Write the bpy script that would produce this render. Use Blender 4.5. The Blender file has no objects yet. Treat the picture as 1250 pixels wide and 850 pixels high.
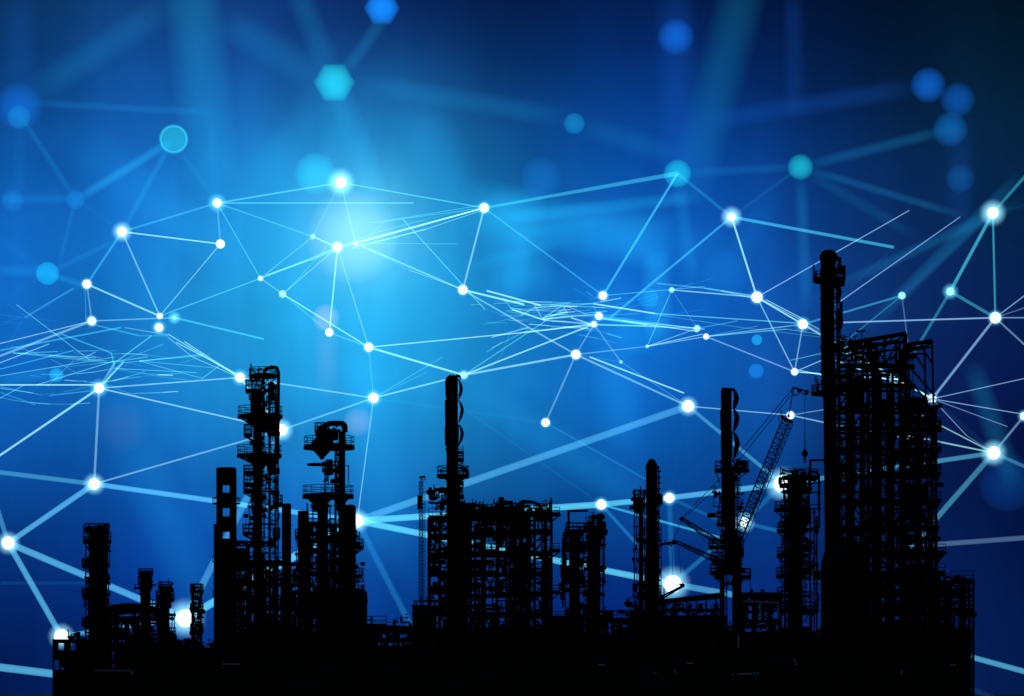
import bpy, math, random
from mathutils import Vector, Matrix
R=random.Random(7)
SC=bpy.context.scene
COL=SC.collection
# ---------------------------------------------------------------- camera
F=4200.0; HZ=848.0; EYE=1.6            # focal length in photo pixels, horizon row, eye height
cam=bpy.data.cameras.new('camera'); co=bpy.data.objects.new('camera',cam); COL.objects.link(co)
co.location=(0,0,EYE); co.rotation_euler=(math.radians(90),0,0)
cam.sensor_width=36; cam.lens=36*F/1250; cam.shift_y=(HZ-425)/1250
cam.clip_start=.5; cam.clip_end=40000
SC.camera=co
SC.view_settings.view_transform='Standard'; SC.view_settings.look='None'
SC.view_settings.exposure=0; SC.view_settings.gamma=1; SC.view_settings.use_curve_mapping=False
SC.cycles.transparent_max_bounces=48; SC.cycles.max_bounces=4
# ---------------------------------------------------------------- sky: glowing clouds of blue light, by direction
BL=[(-0.1535, 0.9695, 0.1911, 784.0, 0.0005, 0.0, 0.0), (-0.1547, 0.9768, 0.1484, 784.0, 0.0018, 0.0, 0.0), (-0.1555, 0.9823, 0.1048, 784.0, 0.0036, 0.1016, 0.3979), (-0.1561, 0.986, 0.0582, 784.0, 0.0005, 0.0, 0.0), (-0.1564, 0.9877, 0.0066, 784.0, 0.0001, 0.0, 0.0202), (-0.1057, 0.9756, 0.1923, 784.0, 0.003, 0.0198, 0.0383), (-0.1065, 0.983, 0.1493, 784.0, 0.0003, 0.0465, 0.2463), (-0.1071, 0.9886, 0.1055, 784.0, 0.0, 0.0, 0.0), (-0.1075, 0.9925, 0.0586, 784.0, 0.0, 0.0066, 0.1161), (-0.1077, 0.9942, 0.0066, 784.0, 0.0, 0.0063, 0.044), (-0.0571, 0.9795, 0.1931, 784.0, 0.0, 0.0, 0.0198), (-0.0576, 0.987, 0.1499, 784.0, 0.0032, 0.0, 0.1524), (-0.0579, 0.9927, 0.1059, 784.0, 0.0146, 0.3489, 0.5355), (-0.0581, 0.9966, 0.0588, 784.0, 0.0, 0.0, 0.1988), (-0.0582, 0.9983, 0.0067, 784.0, 0.0, 0.0214, 0.0838), (-0.0082, 0.9811, 0.1934, 784.0, 0.0008, 0.0, 0.0), (-0.0082, 0.9886, 0.1502, 784.0, 0.0, 0.0, 0.0), (-0.0083, 0.9943, 0.1061, 784.0, 0.0018, 0.0512, 0.1177), (-0.0083, 0.9982, 0.0589, 784.0, 0.0, 0.0, 0.0), (-0.0083, 0.9999, 0.0067, 784.0, 0.0, 0.0, 0.0319), (0.0408, 0.9803, 0.1933, 784.0, 0.0009, 0.0, 0.0), (0.0412, 0.9878, 0.1501, 784.0, 0.0003, 0.0107, 0.1196), (0.0414, 0.9935, 0.106, 784.0, 0.0017, 0.1099, 0.4714), (0.0416, 0.9974, 0.0589, 784.0, 0.0, 0.0, 0.0), (0.0416, 0.9991, 0.0067, 784.0, 0.0, 0.0038, 0.1048), (0.0896, 0.9772, 0.1926, 784.0, 0.0, 0.0, 0.0), (0.0903, 0.9846, 0.1496, 784.0, 0.0, 0.0, 0.0), (0.0908, 0.9903, 0.1056, 784.0, 0.0022, 0.0, 0.0149), (0.0911, 0.9941, 0.0587, 784.0, 0.0, 0.0, 0.0), (0.0913, 0.9958, 0.0066, 784.0, 0.0004, 0.0162, 0.1124), (0.1467, 0.9705, 0.1913, 784.0, 0.0002, 0.0, 0.0), (0.1478, 0.9778, 0.1485, 784.0, 0.0004, 0.0147, 0.0322), (0.1487, 0.9833, 0.1049, 784.0, 0.0, 0.0, 0.038), (0.1492, 0.9871, 0.0583, 784.0, 0.0, 0.0011, 0.0), (0.1495, 0.9887, 0.0066, 784.0, 0.0004, 0.003, 0.034), (-0.0436, 0.9902, 0.1327, 11025.0, 0.1094, 0.1624, 0.0), (-0.0459, 0.9896, 0.1362, 2177.7778, 0.0109, 0.1894, 0.2541)]
w=bpy.data.worlds.new('World'); SC.world=w; w.use_nodes=True
nt=w.node_tree; N=nt.nodes; L=nt.links; N.clear()
tc=N.new('ShaderNodeTexCoord')
nrm=N.new('ShaderNodeVectorMath'); nrm.operation='NORMALIZE'; L.new(tc.outputs['Generated'],nrm.inputs[0])
acc=None
def mth(op,a,b=None):
    m=N.new('ShaderNodeMath'); m.operation=op
    for i,v in enumerate((a,b)):
        if v is None: continue
        if isinstance(v,(int,float)): m.inputs[i].default_value=v
        else: L.new(v,m.inputs[i])
    return m.outputs[0]
for (dx,dy,dz,k,r,g,b) in BL:
    if r+g+b<.002: continue
    dt=N.new('ShaderNodeVectorMath'); dt.operation='DOT_PRODUCT'; L.new(nrm.outputs[0],dt.inputs[0]); dt.inputs[1].default_value=(dx,dy,dz)
    e=mth('EXPONENT',mth('MULTIPLY',mth('SUBTRACT',dt.outputs['Value'],1.0),k))
    sc=N.new('ShaderNodeVectorMath'); sc.operation='SCALE'; sc.inputs[0].default_value=(r,g,b); L.new(e,sc.inputs['Scale'])
    if acc is None: acc=sc.outputs[0]
    else:
        ad=N.new('ShaderNodeVectorMath'); ad.operation='ADD'; L.new(acc,ad.inputs[0]); L.new(sc.outputs[0],ad.inputs[1]); acc=ad.outputs[0]
ad=N.new('ShaderNodeVectorMath'); ad.operation='ADD'; L.new(acc,ad.inputs[0]); ad.inputs[1].default_value=(.0002,.0008,.0035)
bk=N.new('ShaderNodeVectorMath'); bk.operation='DOT_PRODUCT'; L.new(nrm.outputs[0],bk.inputs[0]); bk.inputs[1].default_value=(0,-1,.1)  # added glow in the unseen sky behind the camera, so pale pipes show faintly
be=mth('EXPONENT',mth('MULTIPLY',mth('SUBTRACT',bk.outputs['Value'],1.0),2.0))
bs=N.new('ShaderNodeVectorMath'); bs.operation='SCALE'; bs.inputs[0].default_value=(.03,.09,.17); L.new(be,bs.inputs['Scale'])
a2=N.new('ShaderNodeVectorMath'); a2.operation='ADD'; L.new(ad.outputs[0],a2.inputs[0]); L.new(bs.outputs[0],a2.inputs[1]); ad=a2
# soft cloudy variation of the glow
mp=N.new('ShaderNodeMapping'); L.new(nrm.outputs[0],mp.inputs[0]); mp.inputs['Scale'].default_value=(3.5,3.5,8.0); mp.inputs['Rotation'].default_value=(0,.2,0)
nz=N.new('ShaderNodeTexNoise'); L.new(mp.outputs[0],nz.inputs['Vector']); nz.inputs['Scale'].default_value=4.5; nz.inputs['Detail'].default_value=2.0
mq=N.new('ShaderNodeMapping'); L.new(nrm.outputs[0],mq.inputs[0]); mq.inputs['Scale'].default_value=(9,9,1.4); mq.inputs['Rotation'].default_value=(0,-.12,0)
nq=N.new('ShaderNodeTexNoise'); L.new(mq.outputs[0],nq.inputs['Vector']); nq.inputs['Scale'].default_value=5.0; nq.inputs['Detail'].default_value=3.0
vv=mth('ADD',mth('ADD',mth('MULTIPLY',nz.outputs['Fac'],.45),mth('MULTIPLY',nq.outputs['Fac'],.75)),.40)
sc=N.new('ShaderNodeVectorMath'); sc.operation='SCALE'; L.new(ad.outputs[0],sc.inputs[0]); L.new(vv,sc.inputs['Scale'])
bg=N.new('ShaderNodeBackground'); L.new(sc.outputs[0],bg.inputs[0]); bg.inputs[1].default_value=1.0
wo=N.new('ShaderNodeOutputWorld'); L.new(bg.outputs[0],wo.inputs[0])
# weak cold light out of the bright part of the sky, behind the plant
sl=bpy.data.lights.new('sun','SUN'); sl.energy=.15; sl.angle=math.radians(8); sl.color=(.55,.8,1)
so=bpy.data.objects.new('sun',sl); COL.objects.link(so)
so.rotation_euler=Vector((-(440-625)/F,-1,-(HZ-285)/F)).to_track_quat('-Z','Y').to_euler()
# ---------------------------------------------------------------- materials
def dark(name,c,rough=.85,sc=1.5,var=.4):
    m=bpy.data.materials.new(name); m.use_nodes=True; t=m.node_tree; b=t.nodes['Principled BSDF']
    b.inputs['Roughness'].default_value=rough; b.inputs['Specular IOR Level'].default_value=.04
    z=t.nodes.new('ShaderNodeTexNoise'); z.inputs['Scale'].default_value=sc; z.inputs['Detail'].default_value=5
    q=t.nodes.new('ShaderNodeTexCoord'); t.links.new(q.outputs['Object'],z.inputs['Vector'])
    r=t.nodes.new('ShaderNodeValToRGB'); t.links.new(z.outputs['Fac'],r.inputs[0])
    r.color_ramp.elements[0].position=.35; r.color_ramp.elements[1].position=.7
    r.color_ramp.elements[0].color=(*[x*(1-var) for x in c],1); r.color_ramp.elements[1].color=(*[x*(1+var) for x in c],1)
    t.links.new(r.outputs[0],b.inputs['Base Color']); return m
STEEL=dark('sooty_steel',(.006,.006,.007)); PIPE=dark('dark_pipe',(.007,.007,.008),.8,3)
CONC=dark('stained_concrete',(.008,.008,.008),.95,.6); SHELL=dark('blackened_shell',(.006,.006,.007),.85,.8)
GROUND=dark('dark_ground',(.008,.008,.01),.95,.15)
GALV=dark('galvanised_pipe',(.55,.58,.6),.6,4,.3)
def glow(name,col,st,p=1.0,core=0.0,fade=0):
    """light-giving stuff; p shapes how the glow thins towards its rim (chord through a soft ball or tube)"""
    m=bpy.data.materials.new(name); m.use_nodes=True; t=m.node_tree; t.nodes.clear()
    o=t.nodes.new('ShaderNodeOutputMaterial'); e=t.nodes.new('ShaderNodeEmission'); e.inputs[0].default_value=(*col,1)
    if p<=0: e.inputs[1].default_value=st; t.links.new(e.outputs[0],o.inputs[0])
    else:
        lw=t.nodes.new('ShaderNodeLayerWeight'); lw.inputs[0].default_value=.5
        a=t.nodes.new('ShaderNodeMath'); a.operation='SUBTRACT'; a.inputs[0].default_value=1; t.links.new(lw.outputs['Facing'],a.inputs[1])
        b=t.nodes.new('ShaderNodeMath'); b.operation='POWER'; t.links.new(a.outputs[0],b.inputs[0]); b.inputs[1].default_value=p
        c=t.nodes.new('ShaderNodeMath'); c.operation='MULTIPLY'; t.links.new(b.outputs[0],c.inputs[0]); c.inputs[1].default_value=st/2
        src=c.outputs[0]
        if fade:
            tcn=t.nodes.new('ShaderNodeTexCoord'); sx=t.nodes.new('ShaderNodeSeparateXYZ'); t.links.new(tcn.outputs['Generated'],sx.inputs[0])
            for flip in (0,1):
                mr=t.nodes.new('ShaderNodeMapRange'); mr.interpolation_type='SMOOTHSTEP'; t.links.new(sx.outputs[2],mr.inputs[0])
                mr.inputs[1].default_value=flip; mr.inputs[2].default_value=abs(flip-fade)
                mu=t.nodes.new('ShaderNodeMath'); mu.operation='MULTIPLY'; t.links.new(src,mu.inputs[0]); t.links.new(mr.outputs[0],mu.inputs[1]); src=mu.outputs[0]
        t.links.new(src,e.inputs[1])
        tr=t.nodes.new('ShaderNodeBsdfTransparent'); ads=t.nodes.new('ShaderNodeAddShader')
        t.links.new(tr.outputs[0],ads.inputs[0]); t.links.new(e.outputs[0],ads.inputs[1]); t.links.new(ads.outputs[0],o.inputs[0])
    m.cycles.emission_sampling='NONE'
    return m
# ---------------------------------------------------------------- mesh helpers
class MB:
    def __init__(s): s.v=[]; s.f=[]
    def box(s,x0,x1,y0,y1,z0,z1):
        n=len(s.v); s.v+=[(x,y,z) for z in (z0,z1) for y in (y0,y1) for x in (x0,x1)]
        s.f+=[tuple(n+i for i in q) for q in ((0,2,3,1),(4,5,7,6),(0,1,5,4),(2,6,7,3),(0,4,6,2),(1,3,7,5))]; return s
    def tube(s,a,b,r,n=6,r2=None,cap=True):
        a=Vector(a); b=Vector(b); d=b-a
        if d.length<1e-5: return s
        d.normalize(); u=d.orthogonal().normalized()
        if abs(d.z)>.99: u=Vector((1,0,0))
        if n==4: u=(u+d.cross(u)).normalized()
        v=d.cross(u); k=len(s.v); r2=r if r2 is None else r2
        for p,rr in ((a,r),(b,r2)):
            for i in range(n):
                t=2*math.pi*i/n; q=p+(u*math.cos(t)+v*math.sin(t))*rr; s.v.append(tuple(q))
        for i in range(n): j=(i+1)%n; s.f.append((k+i,k+j,k+n+j,k+n+i))
        if cap: s.f.append(tuple(k+i for i in range(n-1,-1,-1))); s.f.append(tuple(k+n+i for i in range(n)))
        return s
    def poly(s,ps,r,n=6):
        for a,b in zip(ps,ps[1:]): s.tube(a,b,r,n)
        for p in ps[1:-1]: s.ball(p,r*1.02,n,3)
        return s
    def ball(s,c,r,n=8,m=5):
        return s.lathe([(r*math.sin(math.pi*i/m),-r*math.cos(math.pi*i/m)) for i in range(m+1)],c,n)
    def lathe(s,pr,c=(0,0,0),n=20,axis='z'):
        k=len(s.v)
        for r,z in pr:
            for i in range(n):
                t=2*math.pi*i/n; x,y=r*math.cos(t),r*math.sin(t)
                s.v.append((c[0]+x,c[1]+y,c[2]+z) if axis=='z' else ((c[0]+z,c[1]+x,c[2]+y) if axis=='x' else (c[0]+y,c[1]+z,c[2]+x)))
        for a in range(len(pr)-1):
            for i in range(n): j=(i+1)%n; s.f.append((k+a*n+i,k+a*n+j,k+a*n+n+j,k+a*n+n+i))
        return s
    def ring(s,c,R_,r,n=12,axis='z',m=4,a0=0,a1=2*math.pi):
        ps=[]
        for i in range(n+1):
            t=a0+(a1-a0)*i/n; x,y=R_*math.cos(t),R_*math.sin(t)
            ps.append((c[0]+x,c[1]+y,c[2]) if axis=='z' else ((c[0],c[1]+x,c[2]+y) if axis=='x' else (c[0]+x,c[1],c[2]+y)))
        for a,b in zip(ps,ps[1:]): s.tube(a,b,r,m,cap=False)
        return s
    def drum(s,a,b,r,n=14):          # lying or standing vessel with dished ends
        ax='z' if abs(a[2]-b[2])>.01 else ('x' if abs(a[0]-b[0])>.01 else 'y'); i={'x':0,'y':1,'z':2}[ax]; l=b[i]-a[i]
        pr=[(0,-r*.5),(r*.6,-r*.4),(r*.92,-r*.15),(r,0),(r,l*.3),(r*1.04,l*.3),(r*1.04,l*.3+.1),(r,l*.3+.1),(r,l*.7),(r*1.04,l*.7),(r*1.04,l*.7+.1),(r,l*.7+.1),(r,l),(r*.92,l+r*.15),(r*.6,l+r*.4),(0,l+r*.5)]
        return s.lathe(pr,a,n,ax)
    def obj(s,name,mat,parent=None,loc=(0,0,0),smooth=False):
        me=bpy.data.meshes.new(name); me.from_pydata(s.v,[],s.f); me.materials.append(mat)
        if smooth: me.shade_smooth()
        o=bpy.data.objects.new(name,me); COL.objects.link(o); o.location=loc
        if parent: o.parent=parent
        return o
def tag(o,label,cat,group=None,kind=None):
    if label: o['label']=label
    if cat: o['category']=cat
    if group: o['group']=group
    if kind: o['kind']=kind
    return o
class T:                               # a thing: an Empty on the ground; x()/z() read off the photo's rows and columns at its distance
    def __init__(s,name,label,cat,cx,Y,group=None):
        Y+=290; s.cx=cx; s.Y=Y; s.s=Y/F; s.root=bpy.data.objects.new(name,None); COL.objects.link(s.root); s.root.empty_display_size=.5
        s.root.location=((cx-625)*s.s,Y,0); tag(s.root,label,cat,group)
    def x(s,p): return (p-s.cx)*s.s
    def z(s,p): return EYE+(HZ-p)*s.s
    def part(s,name,mb,parent=None,mat=None): return mb.obj(name,mat or STEEL,parent or s.root)
# ---------------------------------------------------------------- plant pieces
def rail_run(m,pts,h=1.1,closed=False,step=1.3,r=.05):
    if closed: pts=pts+[pts[0]]
    for a,b in zip(pts,pts[1:]):
        a=Vector(a); b=Vector(b); n=max(1,int((b-a).length/step))
        for i in range(n+1):
            p=a.lerp(b,i/n); m.tube(p,p+Vector((0,0,h)),r,4)
        for k in (h,h*.5): m.tube(a+Vector((0,0,k)),b+Vector((0,0,k)),r,4)
        m.tube(a+Vector((0,0,.08)),b+Vector((0,0,.08)),.09,4)
DENS=.8
def platform(t,xl,xr,py,rs,cone=0,h=1.0,cy=0,gus=5,th=.28):
    cx=t.x((xl+xr)/2); Rr=(xr-xl)/2*t.s; z=t.z(py)
    m=MB(); m.lathe([(0,z),(Rr,z),(Rr,z-th),(0,z-th)],(cx,cy,0),18)
    f=t.part('platform',m)
    b=MB()
    if cone:
        zc=t.z(py+cone); b.lathe([(Rr*.72,z-th),(rs*1.15,zc),(rs,zc-.3)],(cx*.5,cy,0),14)
        for i in range(gus):
            a=2*math.pi*i/gus+.2; b.tube((cx+Rr*.93*math.cos(a),cy+Rr*.93*math.sin(a),z-th),(rs*math.cos(a),rs*math.sin(a)+cy,zc+.2),.1,4)
    else:
        for i in range(gus):
            a=2*math.pi*i/gus+.3; b.tube((cx+Rr*.93*math.cos(a),cy+Rr*.93*math.sin(a),z-th),(rs*math.cos(a),rs*math.sin(a)+cy,z-th-min(1.3,max(.8,Rr*.6))),.07,4)
    t.part('bracket',b,f)
    r=MB(); n=14; rail_run(r,[(cx+Rr*.97*math.cos(2*math.pi*i/n),cy+Rr*.97*math.sin(2*math.pi*i/n),z) for i in range(n)],h,True,2)
    t.part('railing',r,f); return f
def ladder(t,x,y,z0,z1,cage=True,w=.25):
    m=MB(); m.tube((x-w,y,z0),(x-w,y,z1),.05,4); m.tube((x+w,y,z0),(x+w,y,z1),.05,4)
    z=z0
    while z<z1: m.tube((x-w,y,z),(x+w,y,z),.035,4); z+=.4
    if cage:
        z=z0+2
        while z<z1: m.ring((x,y-.35,z),.42,.04,8); z+=1.1
        for a in (0,.8,1.6,2.4,3.14): m.tube((x+.42*math.cos(a),y-.35-.42*math.sin(a),z0+2),(x+.42*math.cos(a),y-.35-.42*math.sin(a),z1),.03,4)
    return t.part('ladder',m)
def valve(m,p,s=.3):
    x,y,z=p; m.tube((x-s,y,z),(x+s,y,z),s*.45,6); m.tube((x-s,y,z),(x-s*.8,y,z),s*.8,8); m.tube((x+s*.8,y,z),(x+s,y,z),s*.8,8)
    m.tube((x,y,z),(x,y,z+s*2.2),s*.22,5); m.ring((x,y,z+s*2.2),s*.9,s*.16,8); m.ball((x,y,z),s*.6,6,4)
def clutter(m,x0,x1,y0,y1,z0,z1,n,sz=1.0):
    """pipe spools, valves, flanges, junction boxes, lamp poles"""
    n=max(1,int(n*.55)); cell=sorted([(R.uniform(x0,x1),R.uniform(y0,y1),R.uniform(z0,z1)) for _ in range(n)],key=lambda q:(int((q[2]-z0)/1.6),q[0] if int((q[2]-z0)/1.6)%2 else -q[0]))
    pv=None
    for (x,y,z) in cell:
        k=R.random(); s=sz*R.uniform(.5,1.2)
        if pv: m.tube(pv,(x,pv[1],pv[2]),.035,4).tube((x,pv[1],pv[2]),(x,y,pv[2]),.035,4).tube((x,y,pv[2]),(x,y,z),.035,4)
        pv=(x,y,z)
        if k<.28: valve(m,(x,y,z),.28*s)
        elif k<.55:
            a=Vector((x,y,z)); ps=[a]; ax=R.choice((0,2))
            for q in range(3):
                d=Vector((0,0,0)); d[ax]=R.choice((-1,1))*R.uniform(.5,1.8)*s; a=a+d
                a.x=min(max(a.x,x0),x1); a.z=min(max(a.z,z0),z1); ps.append(a.copy()); ax=R.choice((0,2)) if ax==1 else R.choice((1,2-ax))
            m.poly(ps,R.uniform(.06,.17)*s,6)
        elif k<.72: w=R.uniform(.15,.5)*s; h=R.uniform(.2,.7)*s; m.box(x-w,x+w,y-w,y+w,z-h,z+h)
        elif k<.86: m.tube((x,y,z),(x,y,min(z1+.6,z+R.uniform(.6,2.2)*s)),.07*s+.03,5); m.tube((x,y,z),(x,y,z+.12),.3*s,8)
        else: m.drum((x-.5*s,y,z),(x+.5*s,y,z),.25*s+.08,8)
def shell(t,pl,pr,ptop,pbot=848,top='dome',cx=None,rings=6,name='shell',cy=0,taper=0,mat=None):
    r=(pr-pl)/2*t.s; c=t.x((pl+pr)/2) if cx is None else cx; z0=t.z(pbot) if pbot<848 else 0; z1=t.z(ptop); m=MB()
    pr_=[(0,z0),(r*(1+taper),z0)]
    zb=z1-(r*.5 if top=='dome' else 0); n=rings
    for i in range(n):
        z=z0+(zb-z0)*(i+R.uniform(.3,.7))/n; q=r*(1+taper*(1-(z-z0)/(zb-z0))); pr_+=[(q,z),(q*1.06+.03,z),(q*1.06+.03,z+.14),(q,z+.14)]
    pr_+=[(r,zb)]
    if top=='dome': pr_+=[(r*.92,zb+r*.2),(r*.6,zb+r*.42),(r*.2,z1),(0,z1)]
    elif top=='open': pr_+=[(r*1.08,zb),(r*1.08,zb-.02),(r*.88,zb-.02),(r*.85,zb-2),(0,zb-2)]
    else: pr_+=[(0,z1)]
    m.lathe(pr_,(c,cy,0),22); return t.part(name,m,mat=mat or SHELL)
def side_gear(t,c,r,z0,z1,n,cy=0,sz=1.0,name='fittings'):
    """nozzles, manways, clips and small valves round a vessel"""
    m=MB()
    for _ in range(n):
        a=R.uniform(0,2*math.pi); z=R.uniform(z0,z1); L_=r+R.uniform(.15,.7)*sz; q=R.uniform(.08,.22)*sz
        p=(c+L_*math.cos(a),cy+L_*math.sin(a),z); m.tube((c,cy,z),p,q,7)
        m.tube(p,(c+(L_+.1)*math.cos(a),cy+(L_+.1)*math.sin(a),z),q*1.7,8)
        if R.random()<.35: valve(m,p,.22*sz)
        if R.random()<.3: m.tube(p,(p[0],p[1],z-R.uniform(1,5)*sz),.07,5)
    return t.part(name,m)
def vpipe(t,px,p0,p1,w=2,y=0,elb=0):
    x=t.x(px); r=w/2*t.s; ps=[(x,y,t.z(p1) if p1<848 else 0),(x,y,t.z(p0))]
    if elb: ps.append((x+elb*t.s,y,t.z(p0)))
    m=MB(); m.poly(ps,r,8)
    z=ps[0][2]+1
    while z<ps[1][2]-.5:
        m.tube((x,y,z),(x,y,z+.12),r*1.5+.02,8); z+=R.uniform(2.2,4.5)
    return t.part('pipe',m,mat=PIPE)
def frame(t,xl,xr,lv,y0,y1,nx,ny,dens=1.0,brace=.35,rails=True,fill=True,zbot=0,drums=.5,post=.17,floors=True,over=0,top_gear=True):
    y0*=.5; y1*=.5; ny=1; dens*=DENS; drums*=.8
    X0,X1=t.x(xl),t.x(xr); Z=[t.z(p) for p in lv]; zs=[zbot]+Z[::-1]; ztop=Z[0]
    xs=[X0+(X1-X0)*(i+(R.uniform(-.24,.24) if 0<i<nx else 0))/nx for i in range(nx+1)]; ys=[y0+(y1-y0)*i/ny for i in range(ny+1)]
    for x in xs:
        for y in ys:
            m=MB(); m.box(x-post,x+post,y-post*.4,y+post*.4,zbot,ztop); m.box(x-post*.35,x+post*.35,y-post,y+post,zbot,ztop); t.part('post',m)
    for k,z in enumerate(zs[1:]):
        m=MB()
        for y in ys: m.box(X0-over*t.s,X1+over*t.s,y-.1,y+.1,z-.38,z-.02)
        for x in xs: m.box(x-.1,x+.1,y0,y1,z-.33,z-.03)
        t.part('beam',m)
        if floors:
            wa,wb=(X0,X1) if (R.random()<.4 or nx<3) else R.choice(((X0,xs[-2]),(xs[1],X1),(X0,xs[nx//2]),(xs[nx//2],X1)))
            m=MB(); m.box(wa,wb,y0-.3,y0+.6,z,z+.07); f=t.part('walkway',m)
            if R.random()<.6:
                i=R.randrange(nx); m=MB(); m.box(xs[i],xs[i+1],y0+.6,y1+.3,z+.002,z+.06); t.part('floor',m)
            if rails:
                m=MB(); rail_run(m,[(wa,y0-.3,z+.07),(wb,y0-.3,z+.07)],1.1,False,1.5); t.part('railing',m,f)
    # braces
    for i in range(nx):
        for k in range(len(zs)-1):
            for y in (ys[0],ys[-1]):
                q=R.random()
                if q<brace:
                    m=MB(); a,b=(xs[i],y,zs[k]),(xs[i+1],y,zs[k+1]-.3); c,d=(xs[i+1],y,zs[k]),(xs[i],y,zs[k+1]-.3)
                    if q<brace*.4: m.tube(a,b,.1,4).tube(c,d,.1,4)
                    elif q<brace*.7: m.tube(a,b,.1,4)
                    else: m.tube(c,d,.1,4)
                    t.part('brace',m)
    if fill:
        for k in range(len(zs)-1):
            za,zb=zs[k]+.1,zs[k+1]-.4
            if k==len(zs)-2 and False: pass
            for i in range(nx):
                xa,xb=xs[i]+.2,xs[i+1]-.2
                if R.random()<drums:
                    r=min((zb-za)*.28,.95,max(.3,(xb-xa)*.3)); y=R.uniform(y0+r,y1-r); zc=za+r+R.uniform(.2,max(.25,(zb-za)-2*r-.1))
                    m=MB()
                    if R.random()<.6 and xb-xa>2.2*r: m.drum((xa+r,y,zc),(xb-r,y,zc),r)
                    elif R.random()<.5: m.drum(((xa+xb)/2,y0+r,zc),((xa+xb)/2,y1-r,zc),r)
                    else: m.drum(((xa+xb)/2,y,za+.3),((xa+xb)/2,y,zb-.2),min(r,.8))
                    for q in (xa+r*1.2,xb-r*1.2): m.box(q-.12,q+.12,y-r*.7,y+r*.7,za,zc)
                    t.part('vessel',m,mat=SHELL)
                m=MB(); clutter(m,xa,xb,y0,y1,za,zb,int(7*dens*max(1,(xb-xa)/2.5)*max(1,(zb-za)/3)),1.0)
                for _ in range(int(2*dens)):
                    y=R.uniform(y0,y1); z=R.uniform(za,zb); m.tube((xa-.3,y,z),(xb+.3,y,z),R.uniform(.06,.22),6)
                t.part('pipework',m,mat=PIPE)
        # risers
        for _ in range(int(nx*2.2*dens)):
            x=R.uniform(X0,X1); y=R.uniform(y0,y1); r=R.uniform(.08,.3); za=0 if R.random()<.6 else R.choice(zs[:-1]); zb=R.choice(zs[1:])+R.uniform(-.5,1)
            if zb-za<1: zb=za+4
            m=MB(); m.tube((x,y,za),(x,y,min(zb,ztop+.8)),r,7)
            z=za+1
            while z<min(zb,ztop): m.tube((x,y,z),(x,y,z+.12),r*1.5,8); z+=R.uniform(2,4)
            t.part('riser_pipe',m,mat=PIPE)
    if top_gear:
        m=MB(); clutter(m,X0+.3,X1-.3,y0+.3,y1-.3,ztop+.3,ztop+1.1,int((X1-X0)*1.3*dens)+2,.8); t.part('roof_gear',m,mat=PIPE)
def stair(t,px0,px1,p0,p1,y):
    a=Vector((t.x(px0),y,t.z(p0))); b=Vector((t.x(px1),y,t.z(p1))); m=MB()
    for o in (0,.8): m.tube(a+Vector((0,o,0)),b+Vector((0,o,0)),.11,4); m.tube(a+Vector((0,o,1)),b+Vector((0,o,1)),.04,4)
    n=int(abs(a.z-b.z)/.25)+1
    for i in range(n): p=a.lerp(b,i/n); m.box(p.x-.14,p.x+.14,y,y+.8,p.z-.02,p.z+.02)
    t.part('stair',m)
def lattice(m,a,b,w0,w1,n,r=.07,rb=.04,side=Vector((0,1,0))):
    a=Vector(a); b=Vector(b); d=(b-a).normalized(); u=d.cross(side).normalized(); v=d.cross(u).normalized()
    def cs(p,w): return [p+(u*i+v*j)*w/2 for i,j in ((-1,-1),(1,-1),(1,1),(-1,1))]
    pa=None
    for k in range(n+1):
        q=cs(a.lerp(b,k/n),w0+(w1-w0)*k/n)
        for i in range(4): m.tube(q[i],q[(i+1)%4],rb,4)
        if pa:
            for i in range(4):
                m.tube(pa[i],q[i],r,4); j=(i+1)%4
                if k%2: m.tube(pa[i],q[j],rb,4)
                else: m.tube(pa[j],q[i],rb,4)
        pa=q
# ================================================================ GROUND
g=MB(); g.v=[(-20000,-8000,0),(20000,-8000,0),(20000,30000,0),(-20000,30000,0)]; g.f=[(0,1,2,3)]
o=g.obj('ground',GROUND); tag(o,None,None,kind='structure')
p=MB(); p.v=[(-66,385,.02),(66,385,.02),(66,486,.02),(-66,486,.02)]; p.f=[(0,1,2,3)]
o=p.obj('pavement',CONC); tag(o,None,None,kind='structure')
# ================================================================ PLANT, LEFT TO RIGHT
def plain_column(name,label,cat,cx,Y,l,r,top,plats=(),lad=True,gear=20,topd='dome',group=None,taper=0,pipes=(),cage=True):
    t=T(name,label,cat,cx,Y,group); rs=(r-l)/2*t.s; c=t.x((l+r)/2); shell(t,l,r,top,top=topd,taper=taper)
    for p in plats: platform(t,p[0],p[1],p[2],rs,cone=p[3] if len(p)>3 else 0,h=p[4] if len(p)>4 else 1.0)
    if lad: ladder(t,c+rs*.5,-rs-.3,.2,t.z(top)-.5,cage)
    if gear: side_gear(t,c,rs,t.z(800),t.z(top)-.6,gear)
    for q in pipes: vpipe(t,*q)
    return t
# switch house with window openings at the far left edge
t=T('switch_house','low switch house with open window gaps at the left end of the plant','building',85,150)
m=MB(); X=t.x; Z=t.z
for a,b,c,d in ((64,126,782,785.5),(64,71,785.5,794),(78,86,785.5,794),(92,126,785.5,794),(64,126,794,806),(72,126,806,815),(64,126,818,848)): m.box(X(a),X(b),0,.4,Z(d) if d<848 else 0,Z(c))
t.part('wall',m,mat=CONC)
m=MB(); m.box(X(72),X(126),5,5.3,0,Z(812)); t.part('wall',m,mat=CONC)
m=MB(); m.box(X(64),X(127),-.4,5.6,Z(782),Z(780.5)); t.part('roof',m,mat=CONC)
m=MB(); clutter(m,X(80),X(125),0,5,Z(780),Z(774),22,.9); t.part('roof_pipework',m,mat=PIPE)
m=MB(); m.poly([(X(66),-.6,0),(X(66),-.6,Z(800)),(X(74),-.6,Z(800)),(X(74),-.6,0)],.12); t.part('pipe',m,mat=PIPE)
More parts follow.
